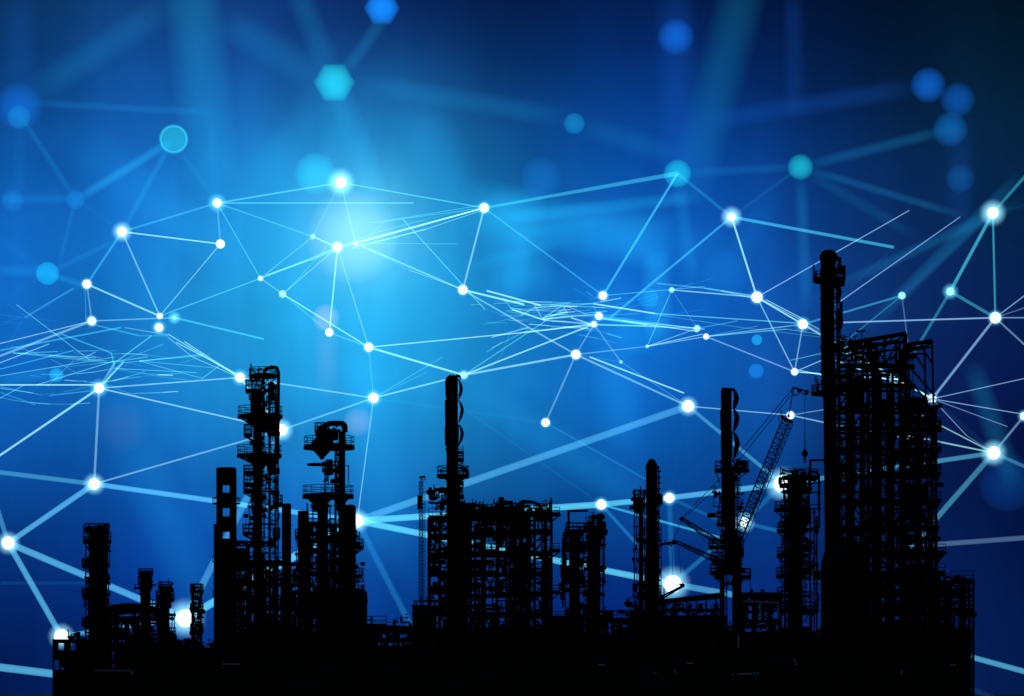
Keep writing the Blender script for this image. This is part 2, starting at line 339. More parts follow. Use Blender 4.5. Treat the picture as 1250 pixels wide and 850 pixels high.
# column 1
t=plain_column('distillation_column','stout column with flat railed top, leftmost tall one in the plant','column',120,150,108.5,131,650,[(101,136,661,0,1.1),(103,134,647,0,.8)],gear=60,topd='flat')
m=MB()
for x in (103,110,118,126,133): m.tube((X(0),0,0),(X(0),0,.01),.01,4) if 0 else m.box(t.x(x)-.06,t.x(x)+.06,-1.2,-1.05,t.z(661),t.z(641))
m.tube((t.x(102),-1.1,t.z(646)),(t.x(134),-1.1,t.z(642)),.07,4); clutter(m,t.x(118),t.x(133),-1,1,t.z(650),t.z(641),12,.8)
t.part('top_frame',m)
vpipe(t,106,664,848,1.6,-1); vpipe(t,133,700,848,1.6,-.5); vpipe(t,130.5,664,848,2,-1.4)
for i in range(4): platform(t,101,112,690+i*36,.5,h=.8,cy=-1)
# long curved duct roof
t=T('pipe_gallery','long covered pipe gallery with bowed roof beside the leftmost column','gallery',160,158)
m=MB(); n=12
for i in range(n):
    a=128+68*i/n; b=128+68*(i+1)/n; f=lambda q:742-5*math.sin(math.pi*(q-128)/68)
    k=len(m.v); m.v+=[(t.x(a),-3,t.z(f(a))),(t.x(b),-3,t.z(f(b))),(t.x(b),3,t.z(f(b))),(t.x(a),3,t.z(f(a))),(t.x(a),-3,t.z(f(a)+12)),(t.x(b),-3,t.z(f(b)+12)),(t.x(b),3,t.z(f(b)+12)),(t.x(a),3,t.z(f(a)+12))]
    m.f+=[tuple(k+j for j in q) for q in ((0,1,2,3),(7,6,5,4),(0,4,5,1),(3,2,6,7),(0,3,7,4),(1,5,6,2))]
t.part('roof',m)
frame(t,130,195,[755,778,805],-3,3,5,1,dens=2.2,brace=.7,top_gear=False)
# small columns
t=plain_column('reflux_drum','short thin column rising above the bowed gallery roof','column',178,165,171.5,184,702,[(168,186,712,0,.9),(168.5,187,700,0,.6)],gear=26,topd='flat',group='short columns at the left')
t=plain_column('stripper_column','short column with wide ragged platform, second right of the gallery roof','column',202,160,195,207,716,[(190,213,731,6,.9),(193,210,717,0,.7)],gear=34,topd='dome',group='short columns at the left')
m=MB(); clutter(m,t.x(193),t.x(212),-1,1,t.z(735),t.z(712),16,.8); t.part('pipework',m,mat=PIPE)
t=T('lattice_tower','slim open lattice tower in front of the big glowing node at left','tower',240,152)
m=MB(); lattice(m,(0,0,0),(0,0,t.z(713)),1.3,1.1,16,.09,.06); t.part('frame',m)
for q in (722,745,770): platform(t,232,248.5,q,.4,h=.9)
m=MB(); clutter(m,t.x(234),t.x(247),-.6,.6,t.z(800),t.z(715),90,.8); t.part('pipework',m,mat=PIPE)
vpipe(t,245,712,848,1.8); vpipe(t,236,718,848,1.4); ladder(t,0,-.9,.2,t.z(716))
# slotted stack
t=T('slotted_stack','thick flat topped stack pierced by square openings, left of tallest left tower','stack',276,140)
m=MB(); x0,x1=t.x(264),t.x(288.5); n=24; r=(x1-x0)/2; cxx=(x0+x1)/2
holes=[(592,602),(620,631),(649,658)]; zz=[0]+[t.z(q) for q in (658,649,631,620,602,592,574)]
def wall_arc(m,c,r,z0,z1,skip,th=.25):
    nn=24
    for i in range(nn):
        a=2*math.pi*i/nn-math.pi/2; b=a+2*math.pi/nn; mid=(a+b)/2
        if skip and abs(math.cos(mid))<.42: continue
        k=len(m.v)
        for z in (z0,z1):
            for rr in (r,r-th):
                for q in (a,b): m.v.append((c+rr*math.cos(q),rr*math.sin(q),z))
        m.f+=[tuple(k+j for j in q) for q in ((0,1,5,4),(3,2,6,7),(2,0,4,6),(1,3,7,5),(4,5,7,6),(2,3,1,0))]
for i in range(7): wall_arc(m,cxx,r*(1.0+.12*(i==0)*0),zz[i],zz[i+1],i in (1,3,5))
t.part('shell',m,mat=SHELL)
m=MB(); m.lathe([(r*.8,zz[-1]-.1),(r,zz[-1]-.1),(r*1.05,zz[-1]+.1),(r*.9,zz[-1]+.3),(0,zz[-1]+.35)],(cxx,0,0),20); t.part('cap',m)
for q in (615,686,728): 
    m=MB(); m.ring((cxx,0,t.z(q)),r+.45,.07,16); m.ring((cxx,0,t.z(q)+.7),r+.45,.05,16); 
    for i in range(12): a=i*math.pi/6; m.tube((cxx+(r+.45)*math.cos(a),(r+.45)*math.sin(a),t.z(q)),(cxx+(r+.45)*math.cos(a),(r+.45)*math.sin(a),t.z(q)+.7),.05,4)
    t.part('hoop_rail',m)
vpipe(t,262.5,640,848,3.2); ladder(t,cxx+1,-r-.3,.2,t.z(580))
# curved duct pack beside slotted stack
t=T('air_cooler','boxy air cooler with curved duct hood beside the slotted stack','cooler',294,146)
frame(t,283,303,[672,694,730,775],-2,2,1,1,dens=1.0,brace=.6,drums=.3)
m=MB()
for i in range(3): m.ring((t.x(287+i*8),0,t.z(668)),.65,.18,10,'y',a0=0,a1=math.pi)
m.poly([(t.x(272),-2,t.z(700)),(t.x(272),-2,t.z(692)),(t.x(300),-2,t.z(690))],.16); t.part('duct',m,mat=PIPE)
m=MB(); m.box(t.x(284),t.x(304),-1,1,t.z(684),t.z(674)); t.part('fan_housing',m)
# tower 1
t=T('fractionating_tower','tallest left tower, twin columns with five railed platforms and pipe gooseneck','tower',318,142)
rs=5.6*t.s
shell(t,309.5,320.5,480,rings=10,cx=t.x(314.5)); shell(t,308.5,319,474,510,cx=t.x(311),name='upper_shell')
m=MB(); lattice(m,(t.x(334),0,0),(t.x(334),0,t.z(475)),11*t.s,11*t.s,34,.09,.04); t.part('riser_frame',m)
for q,w in ((330,1.6),(336.5,2.4),(339.5,1.6)): vpipe(t,q,470,848,w,-.3)
m=MB(); m.poly([(t.x(339),0,t.z(560)),(t.x(340),0,t.z(455)),(t.x(338),0,t.z(449)),(t.x(331),0,t.z(448)),(t.x(323),0,t.z(452)),(t.x(321),0,t.z(470))],.21,8); t.part('gooseneck',m,mat=PIPE)
m=MB(); m.drum((t.x(331),0,t.z(488)),(t.x(331),0,t.z(468)),.4,10); t.part('vessel',m,mat=SHELL)
platform(t,304,338,459,.5,h=1.0); platform(t,299.5,320,477,.5,h=1.3,gus=4)
platform(t,290,345,508,rs,cone=16,h=1.2); platform(t,297.5,308,531,.4,h=1.3,gus=3); platform(t,289,344,556,rs,cone=14,h=1.2)
platform(t,297,316,577,.5,h=.9,gus=3); platform(t,297,319,591,.6,h=1.1,cone=3); platform(t,297,318,600,.6,h=.6); platform(t,333,345,615,.4,h=1.1,gus=3); platform(t,296,316,651,.5,h=1.1); platform(t,333,342,655,.4,h=1.1); platform(t,295,322,690,.5,h=1)
m=MB(); m.lathe([(13*t.s,t.z(509)),(6*t.s,t.z(527)),(4*t.s,t.z(533))],(t.x(331),0,0),12); m.lathe([(12*t.s,t.z(557)),(6*t.s,t.z(568)),(4*t.s,t.z(580))],(t.x(331),0,0),12); t.part('hopper',m,mat=SHELL)
m=MB(); clutter(m,t.x(304),t.x(340),-1.6,1.6,t.z(508),t.z(451),60,.9); t.part('top_pipework',m,mat=PIPE)
m=MB(); clutter(m,t.x(322),t.x(341),-1,1,t.z(620),t.z(512),34,.8); t.part('pipework',m,mat=PIPE)
m=MB(); clutter(m,t.x(298),t.x(341),-1.5,1.5,t.z(780),t.z(612),80,.9); t.part('pipework',m,mat=PIPE)
for q in (521,600,640,667,700): m=MB(); m.box(t.x(314),t.x(338),-.15,.15,t.z(q+1.2),t.z(q-1)); t.part('tie_beam',m)
side_gear(t,t.x(314.5),rs,t.z(780),t.z(520),80); ladder(t,t.x(320),-1.2,0,t.z(470))
# thin stacks beside it
t=plain_column('vent_stack','plain slim stack standing between the two platformed left towers','stack',349.5,150,344,355.5,615,lad=False,gear=4,topd='flat',group='plain stacks at the left')
t=plain_column('vent_stack','short plain stack on the left flank of the hopper tower','stack',370,145,363.5,377,624,[(360,378,655,0,.9)],gear=16,topd='flat',group='plain stacks at the left')
t=plain_column('vent_stack','dark stack on the right flank of the hopper tower','stack',428,144,421.5,434.5,616,lad=False,gear=18,topd='dome',group='plain stacks at the left')
for q,l,r in ((668,430,444),(703,426,442),(735,428,442),(755,428,445)): platform(t,l,r,q,.3,h=1)
m=MB(); clutter(m,t.x(424),t.x(443),-1,1,t.z(848),t.z(640),70,.9); t.part('pipework',m,mat=PIPE)
# tower 2
t=T('hopper_tower','second left tower with two wide railed decks over dark cones','tower',400,143)
rs=.8
shell(t,413.5,421.5,527,rings=10,name='riser_shell',cx=t.x(417.5)); shell(t,387,400,610,rings=8,cx=t.x(394))
platform(t,370.5,433,545,1.2,h=1.2,th=.4,gus=0); platform(t,369,432,605,1.2,h=1.2,th=.4,gus=0); platform(t,393,414,574,.5,h=1,cone=3); platform(t,375,400,567.5,.3,h=.1,gus=0,th=.12); platform(t,366,424,660,1,h=1,gus=0); platform(t,366,426,700,1,h=1,gus=0)
m=MB(); m.lathe([(14.5*t.s,t.z(547)),(12*t.s,t.z(549)),(3*t.s,t.z(559)),(2.4*t.s,t.z(561)),(0,t.z(561))],(t.x(393),0,0),16); t.part('hopper',m,mat=SHELL)
m=MB(); m.lathe([(17*t.s,t.z(607)),(6*t.s,t.z(618)),(5*t.s,t.z(625))],(t.x(390),0,0),16); m.lathe([(12*t.s,t.z(607)),(4*t.s,t.z(616)),(4*t.s,t.z(625))],(t.x(416),0,0),16); t.part('hopper',m,mat=SHELL)
m=MB(); m.poly([(t.x(388),0,t.z(545)),(t.x(391),0,t.z(523)),(t.x(403),0,t.z(517)),(t.x(418),0,t.z(517)),(t.x(421),0,t.z(520)),(t.x(421),0,t.z(528))],.35,8)
m.drum((t.x(392),0,t.z(540)),(t.x(404),0,t.z(540)),.6); m.drum((t.x(395),-.6,t.z(533)),(t.x(411),-.6,t.z(533)),.55); t.part('overhead_pipe',m,mat=PIPE)
platform(t,384,402,526,.5,h=1,gus=3)
m=MB(); clutter(m,t.x(385),t.x(421),-1,1,t.z(543),t.z(520),50,.8); t.part('top_pipework',m,mat=PIPE)
m=MB(); clutter(m,t.x(396),t.x(416),-1,1,t.z(604),t.z(564),34,.9); t.part('pipework',m,mat=PIPE)
for k in range(3): m=MB(); clutter(m,t.x(376),t.x(424),-2,2,t.z(660+45*k),t.z(610+45*k),60,1); t.part('pipework',m,mat=PIPE)
for q,a,b in ((397,565,848),(403,620,848),(410,545,848),(409,600,848),(382,625,848),(387,640,848)): vpipe(t,q,a,b,1.6)
side_gear(t,t.x(417.5),.5,t.z(800),t.z(550),50,sz=.7)
m=MB(); lattice(m,(t.x(411),0,0),(t.x(411),0,t.z(548)),.5,.5,40,.04,.03); t.part('ladder_frame',m)
frame(t,366,424,[640,672,700,735,775],-3,3,4,1,dens=.9,brace=.4,drums=.3,top_gear=False)
# reactor block between
t=T('process_structure','dense steel process block of pipes under the two left towers','structure',330,160,'steel process blocks')
frame(t,290,366,[687,712,742,775],-5,5,5,2,dens=1.9,brace=.4,drums=.7)
t=T('process_structure','lower steel process block stretching right from the hopper tower foot','structure',420,157,'steel process blocks')
frame(t,380,446,[722,748,780],-4,4,5,1,dens=2.2,brace=.4,drums=.6)
# low rack centre left
t=T('pipe_rack','low open pipe rack crossing the gap left of the central block','rack',475,150)
frame(t,438,512,[764,781],-3,3,6,1,dens=1.2,brace=.15,drums=.2,top_gear=True)
for k in range(5):
    m=MB(); y=-2.6+k*1.2; m.tube((t.x(436),y,t.z(769+R.random()*3)),(t.x(512),y,t.z(769+R.random()*3)),.28,8); t.part('pipe',m,mat=PIPE)
m=MB(); m.tube((t.x(488),-3.2,t.z(786)),(t.x(507),-3.2,t.z(786)),.08,6); t.part('handrail_pipe',m,mat=GALV)
# guyed mast
t=T('antenna_mast','slim lattice mast with small box beside the central stack','mast',514,148)
m=MB(); lattice(m,(0,0,0),(0,0,t.z(588)),.55,.45,60,.06,.04); t.part('frame',m)
m=MB(); m.box(t.x(509.5),t.x(515),-.3,.3,t.z(622),t.z(605)); t.part('equipment_box',m)
m=MB(); m.tube((0,0,t.z(590)),(0,0,t.z(581)),.07,4); m.tube((t.x(512),0,t.z(583)),(t.x(519),0,t.z(582)),.14,6); m.ring((t.x(517),0,t.z(584)),.25,.06,8,'y'); t.part('antenna',m)
ladder(t,.35,0,.2,t.z(600),False,.15)
# central stack with strakes
def strakes(t,cx,r,z0,z1,turn,off,side=1,n=3,w=.55):
    """helical fins round the top of a stack"""
    for q in range(3):
        m=MB(); N_=int(28*turn); k=0
        for i in range(N_+1):
            f=i/N_; a=2*math.pi*(turn*f+q/3); z=z0+(z1-z0)*f; bulge=math.sin(min(1,f*turn*6%2)*math.pi)
            c,s_=math.cos(a),math.sin(a); ra,rb=r*.98,r+w
            m.v+=[(cx+ra*c,ra*s_,z-.07),(cx+rb*c,rb*s_,z-.05),(cx+rb*c,rb*s_,z+.05),(cx+ra*c,ra*s_,z+.07)]
            if i: b=len(m.v)-8; m.f+=[tuple(b+j for j in p) for p in ((0,1,5,4),(1,2,6,5),(2,3,7,6),(3,0,4,7))]
        t.part('helical_strake',m)
def hanging_curls(t,px,segs,d=3.4,wd=1.5):
    """crescent shrouds hooked on the flank of the stack, each pointed at both ends"""
    for (a,b,bul) in segs:
        m=MB(); n=12; pv=None
        for i in range(n+1):
            f=i/n; z=t.z(a+(b-a)*f); x=t.x(px+bul*math.sin(math.pi*f**.8)*1.0); r=max(.03,wd*t.s*math.sin(math.pi*min(1,f*.96+.04))**.7)
            p=(x,0,z)
            if pv: m.tube(pv[0],p,pv[1],7,r2=r,cap=True)
            pv=(p,r)
        t.part('shroud',m)
t=T('flare_stack','central stack with curled shrouds down its right side near the top','stack',553,150,'shrouded stacks')
shell(t,545,559,458,628,top='dome',rings=3); shell(t,545.5,562,585,848,top='flat',name='lower_shell',rings=6)
m=MB()
for a,b,l,r in ((462,486,543.6,558),(488,520,543.2,558.5),(519,545,543,560)): 
    c=t.x((l+r)/2); q=(r-l)/2*t.s; m.lathe([(q*.93,t.z(b)),(q*1.0,t.z(b-6)),(q*1.04,t.z(a+4)),(q*.96,t.z(a))],(c,0,0),18)
t.part('sleeve',m,mat=SHELL)
hanging_curls(t,559.5,[(464,489,3.4),(489,517,4.6),(518,545,4.6)],wd=2.2)
m=MB(); m.ring((t.x(559),0,t.z(461)),.35,.08,10,'y'); m.tube((t.x(548),0,t.z(459)),(t.x(562),0,t.z(460)),.13,6); t.part('tip_ring',m)
platform(t,533,573,581,.8,h=1.2,cone=5); platform(t,557,566,561,.3,h=1,gus=3)
side_gear(t,0,.8,t.z(625),t.z(545),30); ladder(t,t.x(562),0,t.z(625),t.z(545))
vpipe(t,561.5,590,848,1.6,-.3); m=MB(); clutter(m,t.x(524),t.x(546),-1,1,t.z(640),t.z(597),60,.9); t.part('pipework',m,mat=PIPE)
m=MB(); clutter(m,t.x(536),t.x(572),-1,1,t.z(583),t.z(573),22,.8); t.part('deck_gear',m,mat=PIPE)
# central block
t=T('process_structure','big central steel block packed with vessels and pipes, left half by the stack','structure',545,158,'steel process blocks')
frame(t,524,566,[633,655,678,700,722,748,780],-6,6,3,2,dens=1.7,brace=.4,drums=.6)
t=T('process_structure','big central steel block with railed flat roof, right of the stack','structure',610,156,'steel process blocks')
frame(t,562,646,[632,652,676,700,726,750,780],-7,7,6,2,dens=1.8,brace=.3,drums=.75)
m=MB(); k=0
m.v=[(t.x(562),-2,t.z(624)),(t.x(640),-2,t.z(617)),(t.x(640),2,t.z(617)),(t.x(562),2,t.z(624)),(t.x(562),-2,t.z(634)),(t.x(640),-2,t.z(634)),(t.x(640),2,t.z(634)),(t.x(562),2,t.z(634))]
m.f=[(0,1,2,3),(7,6,5,4),(0,4,5,1),(3,2,6,7),(0,3,7,4),(1,5,6,2)]; t.part('cooler_bank',m)
m=MB()
for i in range(14): x=562+78*i/14; z=t.z(624-7*i/14); m.tube((t.x(x),-2,z),(t.x(x),-2,z+.7),.04,4)
clutter(m,t.x(563),t.x(602),-2,2,t.z(622),t.z(616),70,.9); clutter(m,t.x(602),t.x(640),-2,2,t.z(619),t.z(613),40,.8); t.part('roof_rail',m)
t=T('process_structure','open steel frame with diagonal braces and pipe arch at right of central block','structure',655,150,'steel process blocks')
frame(t,622,673,[627,649,675,700,725,752,785],-4,4,3,1,dens=1.5,brace=.45,drums=.45,over=0)
m=MB(); m.poly([(t.x(630),0,t.z(630)),(t.x(632),0,t.z(617)),(t.x(638),0,t.z(612)),(t.x(650),0,t.z(613)),(t.x(658),0,t.z(616)),(t.x(661),0,t.z(626))],.2,8)
m.poly([(t.x(636),1,t.z(630)),(t.x(638),1,t.z(619)),(t.x(646),1,t.z(617)),(t.x(652),1,t.z(628))],.14,8); clutter(m,t.x(632),t.x(672),-2,2,t.z(627),t.z(617),40,.9); t.part('pipe_arch',m,mat=PIPE)
for q in (629,673,724):
    m=MB(); m.box(t.x(672),t.x(684),-2,2,t.z(q+1),t.z(q-1)); m.tube((t.x(684),-2,t.z(q)),(t.x(674),-2,t.z(q+8)),.09,4); rail_run(m,[(t.x(673),-2,t.z(q-1)),(t.x(683),-2,t.z(q-1))],.8); t.part('side_balcony',m)
m=MB(); m.tube((t.x(672.5),-4,0),(t.x(672.5),-4,t.z(610)),.13,6); t.part('corner_mast',m)
stair(t,652,672,675,652,-4.5)
t=T('compressor_house','square dark compressor house at the foot of the central block right side','building',683,152)
m=MB(); m.box(t.x(664),t.x(695),-4,4,0,t.z(756)); t.part('wall',m,mat=CONC)
m=MB(); m.box(t.x(663),t.x(696),-4.3,4.3,t.z(756),t.z(754)); rail_run(m,[(t.x(664),-4,t.z(754)),(t.x(695),-4,t.z(754))],.7); t.part('roof',m)
t=T('compressor_house','narrow dark wall block standing under the lattice mast','building',518,146)
m=MB(); m.box(t.x(504),t.x(532),-3,3,0,t.z(741)); t.part('wall',m,mat=CONC)
m=MB(); m.box(t.x(503),t.x(533),-3.2,3.2,t.z(741),t.z(739.5)); clutter(m,t.x(505),t.x(531),-2,2,t.z(739),t.z(733),14,.8); t.part('roof',m)
# pair of columns right of centre
t=T('twin_column','left column of the pair beneath the bracket arm, with looping side pipes','column',700,152,'column pair right of centre')
shell(t,694.5,708,648,rings=6,top='flat'); platform(t,686,712,663,.8,h=1); platform(t,684,713,702,.8,h=1); platform(t,690,714,648,.8,h=1)
vpipe(t,687,657,742,2.4,0,0); vpipe(t,690,645,848,1.6); m=MB()
m.poly([(t.x(686.5),0,t.z(690)),(t.x(687),0,t.z(697)),(t.x(693),0,t.z(699))],.25,8); m.poly([(t.x(695),0,t.z(711)),(t.x(687),0,t.z(711)),(t.x(687),0,t.z(721)),(t.x(696),0,t.z(722))],.2,8); t.part('looping_pipe',m,mat=PIPE)
m=MB(); m.poly([(t.x(694),0,t.z(650)),(t.x(694),0,t.z(624)),(t.x(718),0,t.z(623.5))],.16,6); t.part('bracket_arm',m)
side_gear(t,t.x(701.7),.9,0,t.z(650),60); m=MB(); clutter(m,t.x(685),t.x(712),-1,1,t.z(770),t.z(642),90,.9); t.part('pipework',m,mat=PIPE)
t=T('twin_column','right column of the pair beneath the bracket arm, ragged fittings on top','column',726,153,'column pair right of centre')
shell(t,717,733,642,rings=6,top='flat'); platform(t,713,740,648,1,h=1); side_gear(t,0,1.1,0,t.z(640),90); m=MB(); clutter(m,t.x(715),t.x(738),-1,1,t.z(646),t.z(631),46,.9); m.tube((t.x(724),0,t.z(645)),(t.x(724),0,t.z(628)),.2,6); t.part('top_pipework',m,mat=PIPE)
m=MB(); clutter(m,t.x(712),t.x(738),-1.2,1.2,t.z(800),t.z(645),120,.9); t.part('pipework',m,mat=PIPE); vpipe(t,736,652,848,1.8,-1.2); ladder(t,-.4,-1.6,0,t.z(640))
t=T('process_structure','low tangle of pipes and steel between column pair and pointed column','structure',730,160,'steel process blocks')
frame(t,690,800,[757,780,805],-4,4,8,1,dens=1.5,brace=.3,drums=.8)
m=MB(); m.drum((t.x(738),0,t.z(752)),(t.x(746),0,t.z(752)),.7); t.part('drum',m)
# pointed column
t=T('pointed_column','tall column with pointed tip beside a shorter twin pipe column','column',795,150)
r=7*t.s; m=MB(); m.lathe([(0,0),(r*1.25,0),(r*1.12,t.z(700)),(r,t.z(640)),(r,t.z(572)),(r*1.1,t.z(571)),(r*.95,t.z(567)),(r*.5,t.z(561)),(0,t.z(560))],(t.x(795.5),0,0),20); t.part('shell',m,mat=SHELL)
for a in (600,640,690): m=MB(); m.lathe([(r,0),(r*1.18,0),(r*1.18,.2),(r,.2)],(t.x(795.5),0,t.z(a)),18); t.part('stiffener_ring',m)
vpipe(t,804,570,848,2,0,-4); vpipe(t,807,640,745,1.2)
m=MB()
for q in range(575,740,7):
    if R.random()<.7: m.box(t.x(802),t.x(807),-.3,.3,t.z(q+1.5),t.z(q))
clutter(m,t.x(790),t.x(806),-1,1,t.z(750),t.z(600),60,.8); t.part('fittings',m)
platform(t,786,808,575,.7,h=.3,gus=0) if 0 else None
ladder(t,-.3,-r-.3,0,t.z(570))
t=T('pipe_column','shorter pipe column with railed head, left of the pointed column','column',780,151)
shell(t,779.5,785.5,612,rings=8); vpipe(t,774.5,606,848,1.6); vpipe(t,777.5,620,848,1.2); vpipe(t,787,604,848,1.4)
platform(t,773,788,609,.3,h=1.1); platform(t,773,788,618,.3,h=.5); m=MB(); clutter(m,t.x(772),t.x(787),-.8,.8,t.z(622),t.z(600),36,.8); clutter(m,t.x(773),t.x(788),-1,1,t.z(760),t.z(640),60,.8); t.part('pipework',m,mat=PIPE)
m=MB(); m.ring((t.x(778),0,t.z(603)),.5,.08,10,'y'); t.part('tip_ring',m)
t=T('valve_station','clump of valves and pipes at the left foot of the pointed column','structure',772,148)
m=MB(); clutter(m,t.x(765),t.x(812),-2,2,0,t.z(718),200,1.1); t.part('pipework',m,mat=PIPE)
m=MB(); m.box(t.x(768),t.x(808),0,2,0,t.z(745)); t.part('housing',m)
# long shed with sloping roof
t=T('long_shed','long low shed with gently sloping roof between pointed column and shrouded stack','building',845,158)
m=MB(); m.box(t.x(800),t.x(886),-4,4,0,t.z(752)); t.part('wall',m,mat=CONC)
m=MB(); m.v=[(t.x(806),-4.5,t.z(733)),(t.x(882),-4.5,t.z(724)),(t.x(882),4.5,t.z(724)),(t.x(806),4.5,t.z(733)),(t.x(806),-4.5,t.z(737)),(t.x(882),-4.5,t.z(730)),(t.x(882),4.5,t.z(730)),(t.x(806),4.5,t.z(737))]
m.f=[(0,1,2,3),(7,6,5,4),(0,4,5,1),(3,2,6,7),(0,3,7,4),(1,5,6,2)]; t.part('roof',m)
for q in range(812,884,12): m=MB(); m.box(t.x(q)-.1,t.x(q)+.1,-4,-3.8,t.z(752),t.z(732)); t.part('roof_post',m)
m=MB(); m.box(t.x(810),t.x(882),-4,4,t.z(746),t.z(744)); t.part('roof_deck',m)
m=MB(); clutter(m,t.x(812),t.x(882),-4,2,t.z(752),t.z(738),70,.8); t.part('pipework',m,mat=PIPE)
# small derrick cranes
t=T('derrick_crane','small derrick crane with cable stays, two thin booms left of the shrouded stack','crane',870,152)
m=MB(); lattice(m,(t.x(884),0,0),(t.x(884),0,t.z(640)),.8,.6,30,.07,.04); t.part('mast',m)
m=MB(); lattice(m,(t.x(886),0,t.z(668)),(t.x(833),0,t.z(634)),.75,.35,14,.07,.04); m.ball((t.x(832),0,t.z(633.5)),.3,8,5); t.part('upper_boom',m)
m=MB(); lattice(m,(t.x(884),0,t.z(688)),(t.x(826),0,t.z(662)),.7,.35,14,.07,.04); m.ball((t.x(823),0,t.z(662)),.35,8,5); m.tube((t.x(823),0,t.z(662)),(t.x(806),0,t.z(665)),.16,6); clutter(m,t.x(807),t.x(824),-.3,.3,t.z(667),t.z(661),8,.7); t.part('lower_boom',m)
m=MB()
for a,b in (((832,633),(880,583)),((835,632),(884,588)),((832,634),(822,660)),((836,634),(868,668)),((820,664),(822,718)),((828,664),(831,700)),((840,636),(885,664)),((835,666),(880,684))): m.tube((t.x(a[0]),0,t.z(a[1])),(t.x(b[0]),0,t.z(b[1])),.04,4)
t.part('cable',m)
t=T('roof_crane','short roof crane arm pointing up right across the big low node','crane',815,150)
m=MB(); m.tube((t.x(808),0,0),(t.x(808),0,t.z(726)),.25,6); t.part('mast',m)
m=MB(); m.tube((t.x(806),0,t.z(729)),(t.x(834),0,t.z(714.5)),.12,5); m.tube((t.x(808),0,t.z(731)),(t.x(834),0,t.z(716)),.12,5); m.ball((t.x(833),0,t.z(715)),.32,8,4); m.tube((t.x(829),0,t.z(713)),(t.x(836),0,t.z(715)),.12,5); t.part('arm',m)
# second shrouded stack
t=T('flare_stack','shrouded stack standing behind the crane boom, with a single wide deck','stack',886,148,'shrouded stacks')
shell(t,880.5,893,474,640,rings=3)
m=MB()
for a,b,l,r in ((476,500,880,893),(499,526,879.3,892.5),(526,560,880,894)): c=t.x((l+r)/2); q=(r-l)/2*t.s; m.lathe([(q*.94,t.z(b)),(q,t.z(b-6)),(q*1.05,t.z(a+4)),(q*.96,t.z(a))],(c,0,0),18)
t.part('sleeve',m,mat=SHELL)
hanging_curls(t,895,[(475,501,3.8),(499,528,4.4),(527,561,4.8)],wd=3.4)
m=MB(); m.tube((t.x(881),0,t.z(475)),(t.x(897),0,t.z(476)),.2,6); t.part('cap_bar',m)
shell(t,884.5,898,570,700,top='flat',name='lower_shell',rings=5); vpipe(t,900,560,700,2)
platform(t,872,915,574,.8,h=1.1,cone=0); m=MB(); clutter(m,t.x(875),t.x(914),-1.2,1.2,t.z(574),t.z(563),26,.8); t.part('deck_gear',m)
for l,r,q in ((875,890,640),(865,893,668),(866,905,699),(868,890,684),(893,908,670),(896,917,704)): platform(t,l,r,q,.5,h=1,gus=4)
m=MB(); clutter(m,t.x(868),t.x(908),-1,1,t.z(705),t.z(600),110,.9); t.part('pipework',m,mat=PIPE)
for a,b in ((879.5,884),(894,905)): m=MB(); m.box(t.x(a),t.x(b),-.6,.6,0,t.z(690)); t.part('leg',m)
ladder(t,t.x(882.5),-1,t.z(765),t.z(700),False,.45); ladder(t,t.x(899),-1,t.z(765),t.z(560)); vpipe(t,916,694,724,1)
# big crane
t=T('lattice_crane','crane with long raking lattice boom and hanging hook beside the tall stack','crane',905,147)
m=MB(); lattice(m,(t.x(901),0,t.z(655)),(t.x(960),0,t.z(512)),1.05,.95,24,.065,.035); t.part('boom',m)
m=MB(); m.tube((t.x(905),1.5,t.z(662)),(t.x(967),1.5,t.z(516)),.05,4); m.tube((t.x(908),1.5,t.z(665)),(t.x(968),0,t.z(518)),.05,4)
for i in range(18): f=i/18; m.tube((t.x(901+60*f),0,t.z(655-143*f)),(t.x(908+60*f),0,t.z(660-143*f)),.035,4); m.tube((t.x(908+60*f),0,t.z(660-143*f)),(t.x(904+60*f),0,t.z(647-143*f)),.035,4)
t.part('boom_ladder',m)
m=MB(); m.tube((t.x(954),0,t.z(509)),(t.x(968),0,t.z(516)),.2,6); clutter(m,t.x(951),t.x(964),-.3,.3,t.z(518),t.z(507),8,.6); t.part('boom_head',m)
m=MB(); m.tube((t.x(962),0,t.z(510)),(t.x(969),0,t.z(474)),.07,5); m.ring((t.x(971),0,t.z(478)),.5,.07,10,'y'); m.tube((t.x(967),0,t.z(473)),(t.x(988),0,t.z(479)),.1,6); m.ball((t.x(976),0,t.z(477)),.3,8,5); m.ball((t.x(985),0,t.z(478.5)),.27,8,5); m.tube((t.x(978),0,t.z(480)),(t.x(986),0,t.z(482)),.09,5); t.part('jib_head',m)
m=MB()
for a,b in (((968,474),(900,556)),((966,482),(902,562)),((982.5,480),(982.5,551)),((900,556),(884,570)),((902,562),(886,660))): m.tube((t.x(a[0]),0,t.z(a[1])),(t.x(b[0]),0,t.z(b[1])),.045,4)
t.part('cable',m)
m=MB(); m.lathe([(0,-.9),(.12,-.8),(.15,-.4),(.35,-.25),(.42,0),(.3,.35),(.1,.5),(0,.9)],(t.x(982.5),0,t.z(554)),10); m.ring((t.x(982.5),0,t.z(563)),.22,.06,8,'y'); m.tube((t.x(982.5),0,t.z(548)),(t.x(982.5),0,t.z(530)),.08,4); t.part('hook_block',m)
m=MB(); m.box(t.x(893),t.x(914),-1.5,1.5,1,t.z(655)*0+4.2); m.box(t.x(905),t.x(912),-1.8,-.4,4,6); m.tube((t.x(901),0,4),(t.x(901),0,t.z(655)),.45,8); t.part('cab',m)
for y in (-1.8,1.1): m=MB(); m.box(t.x(888),t.x(918),y,y+.8,.02,1.1); t.part('track',m)
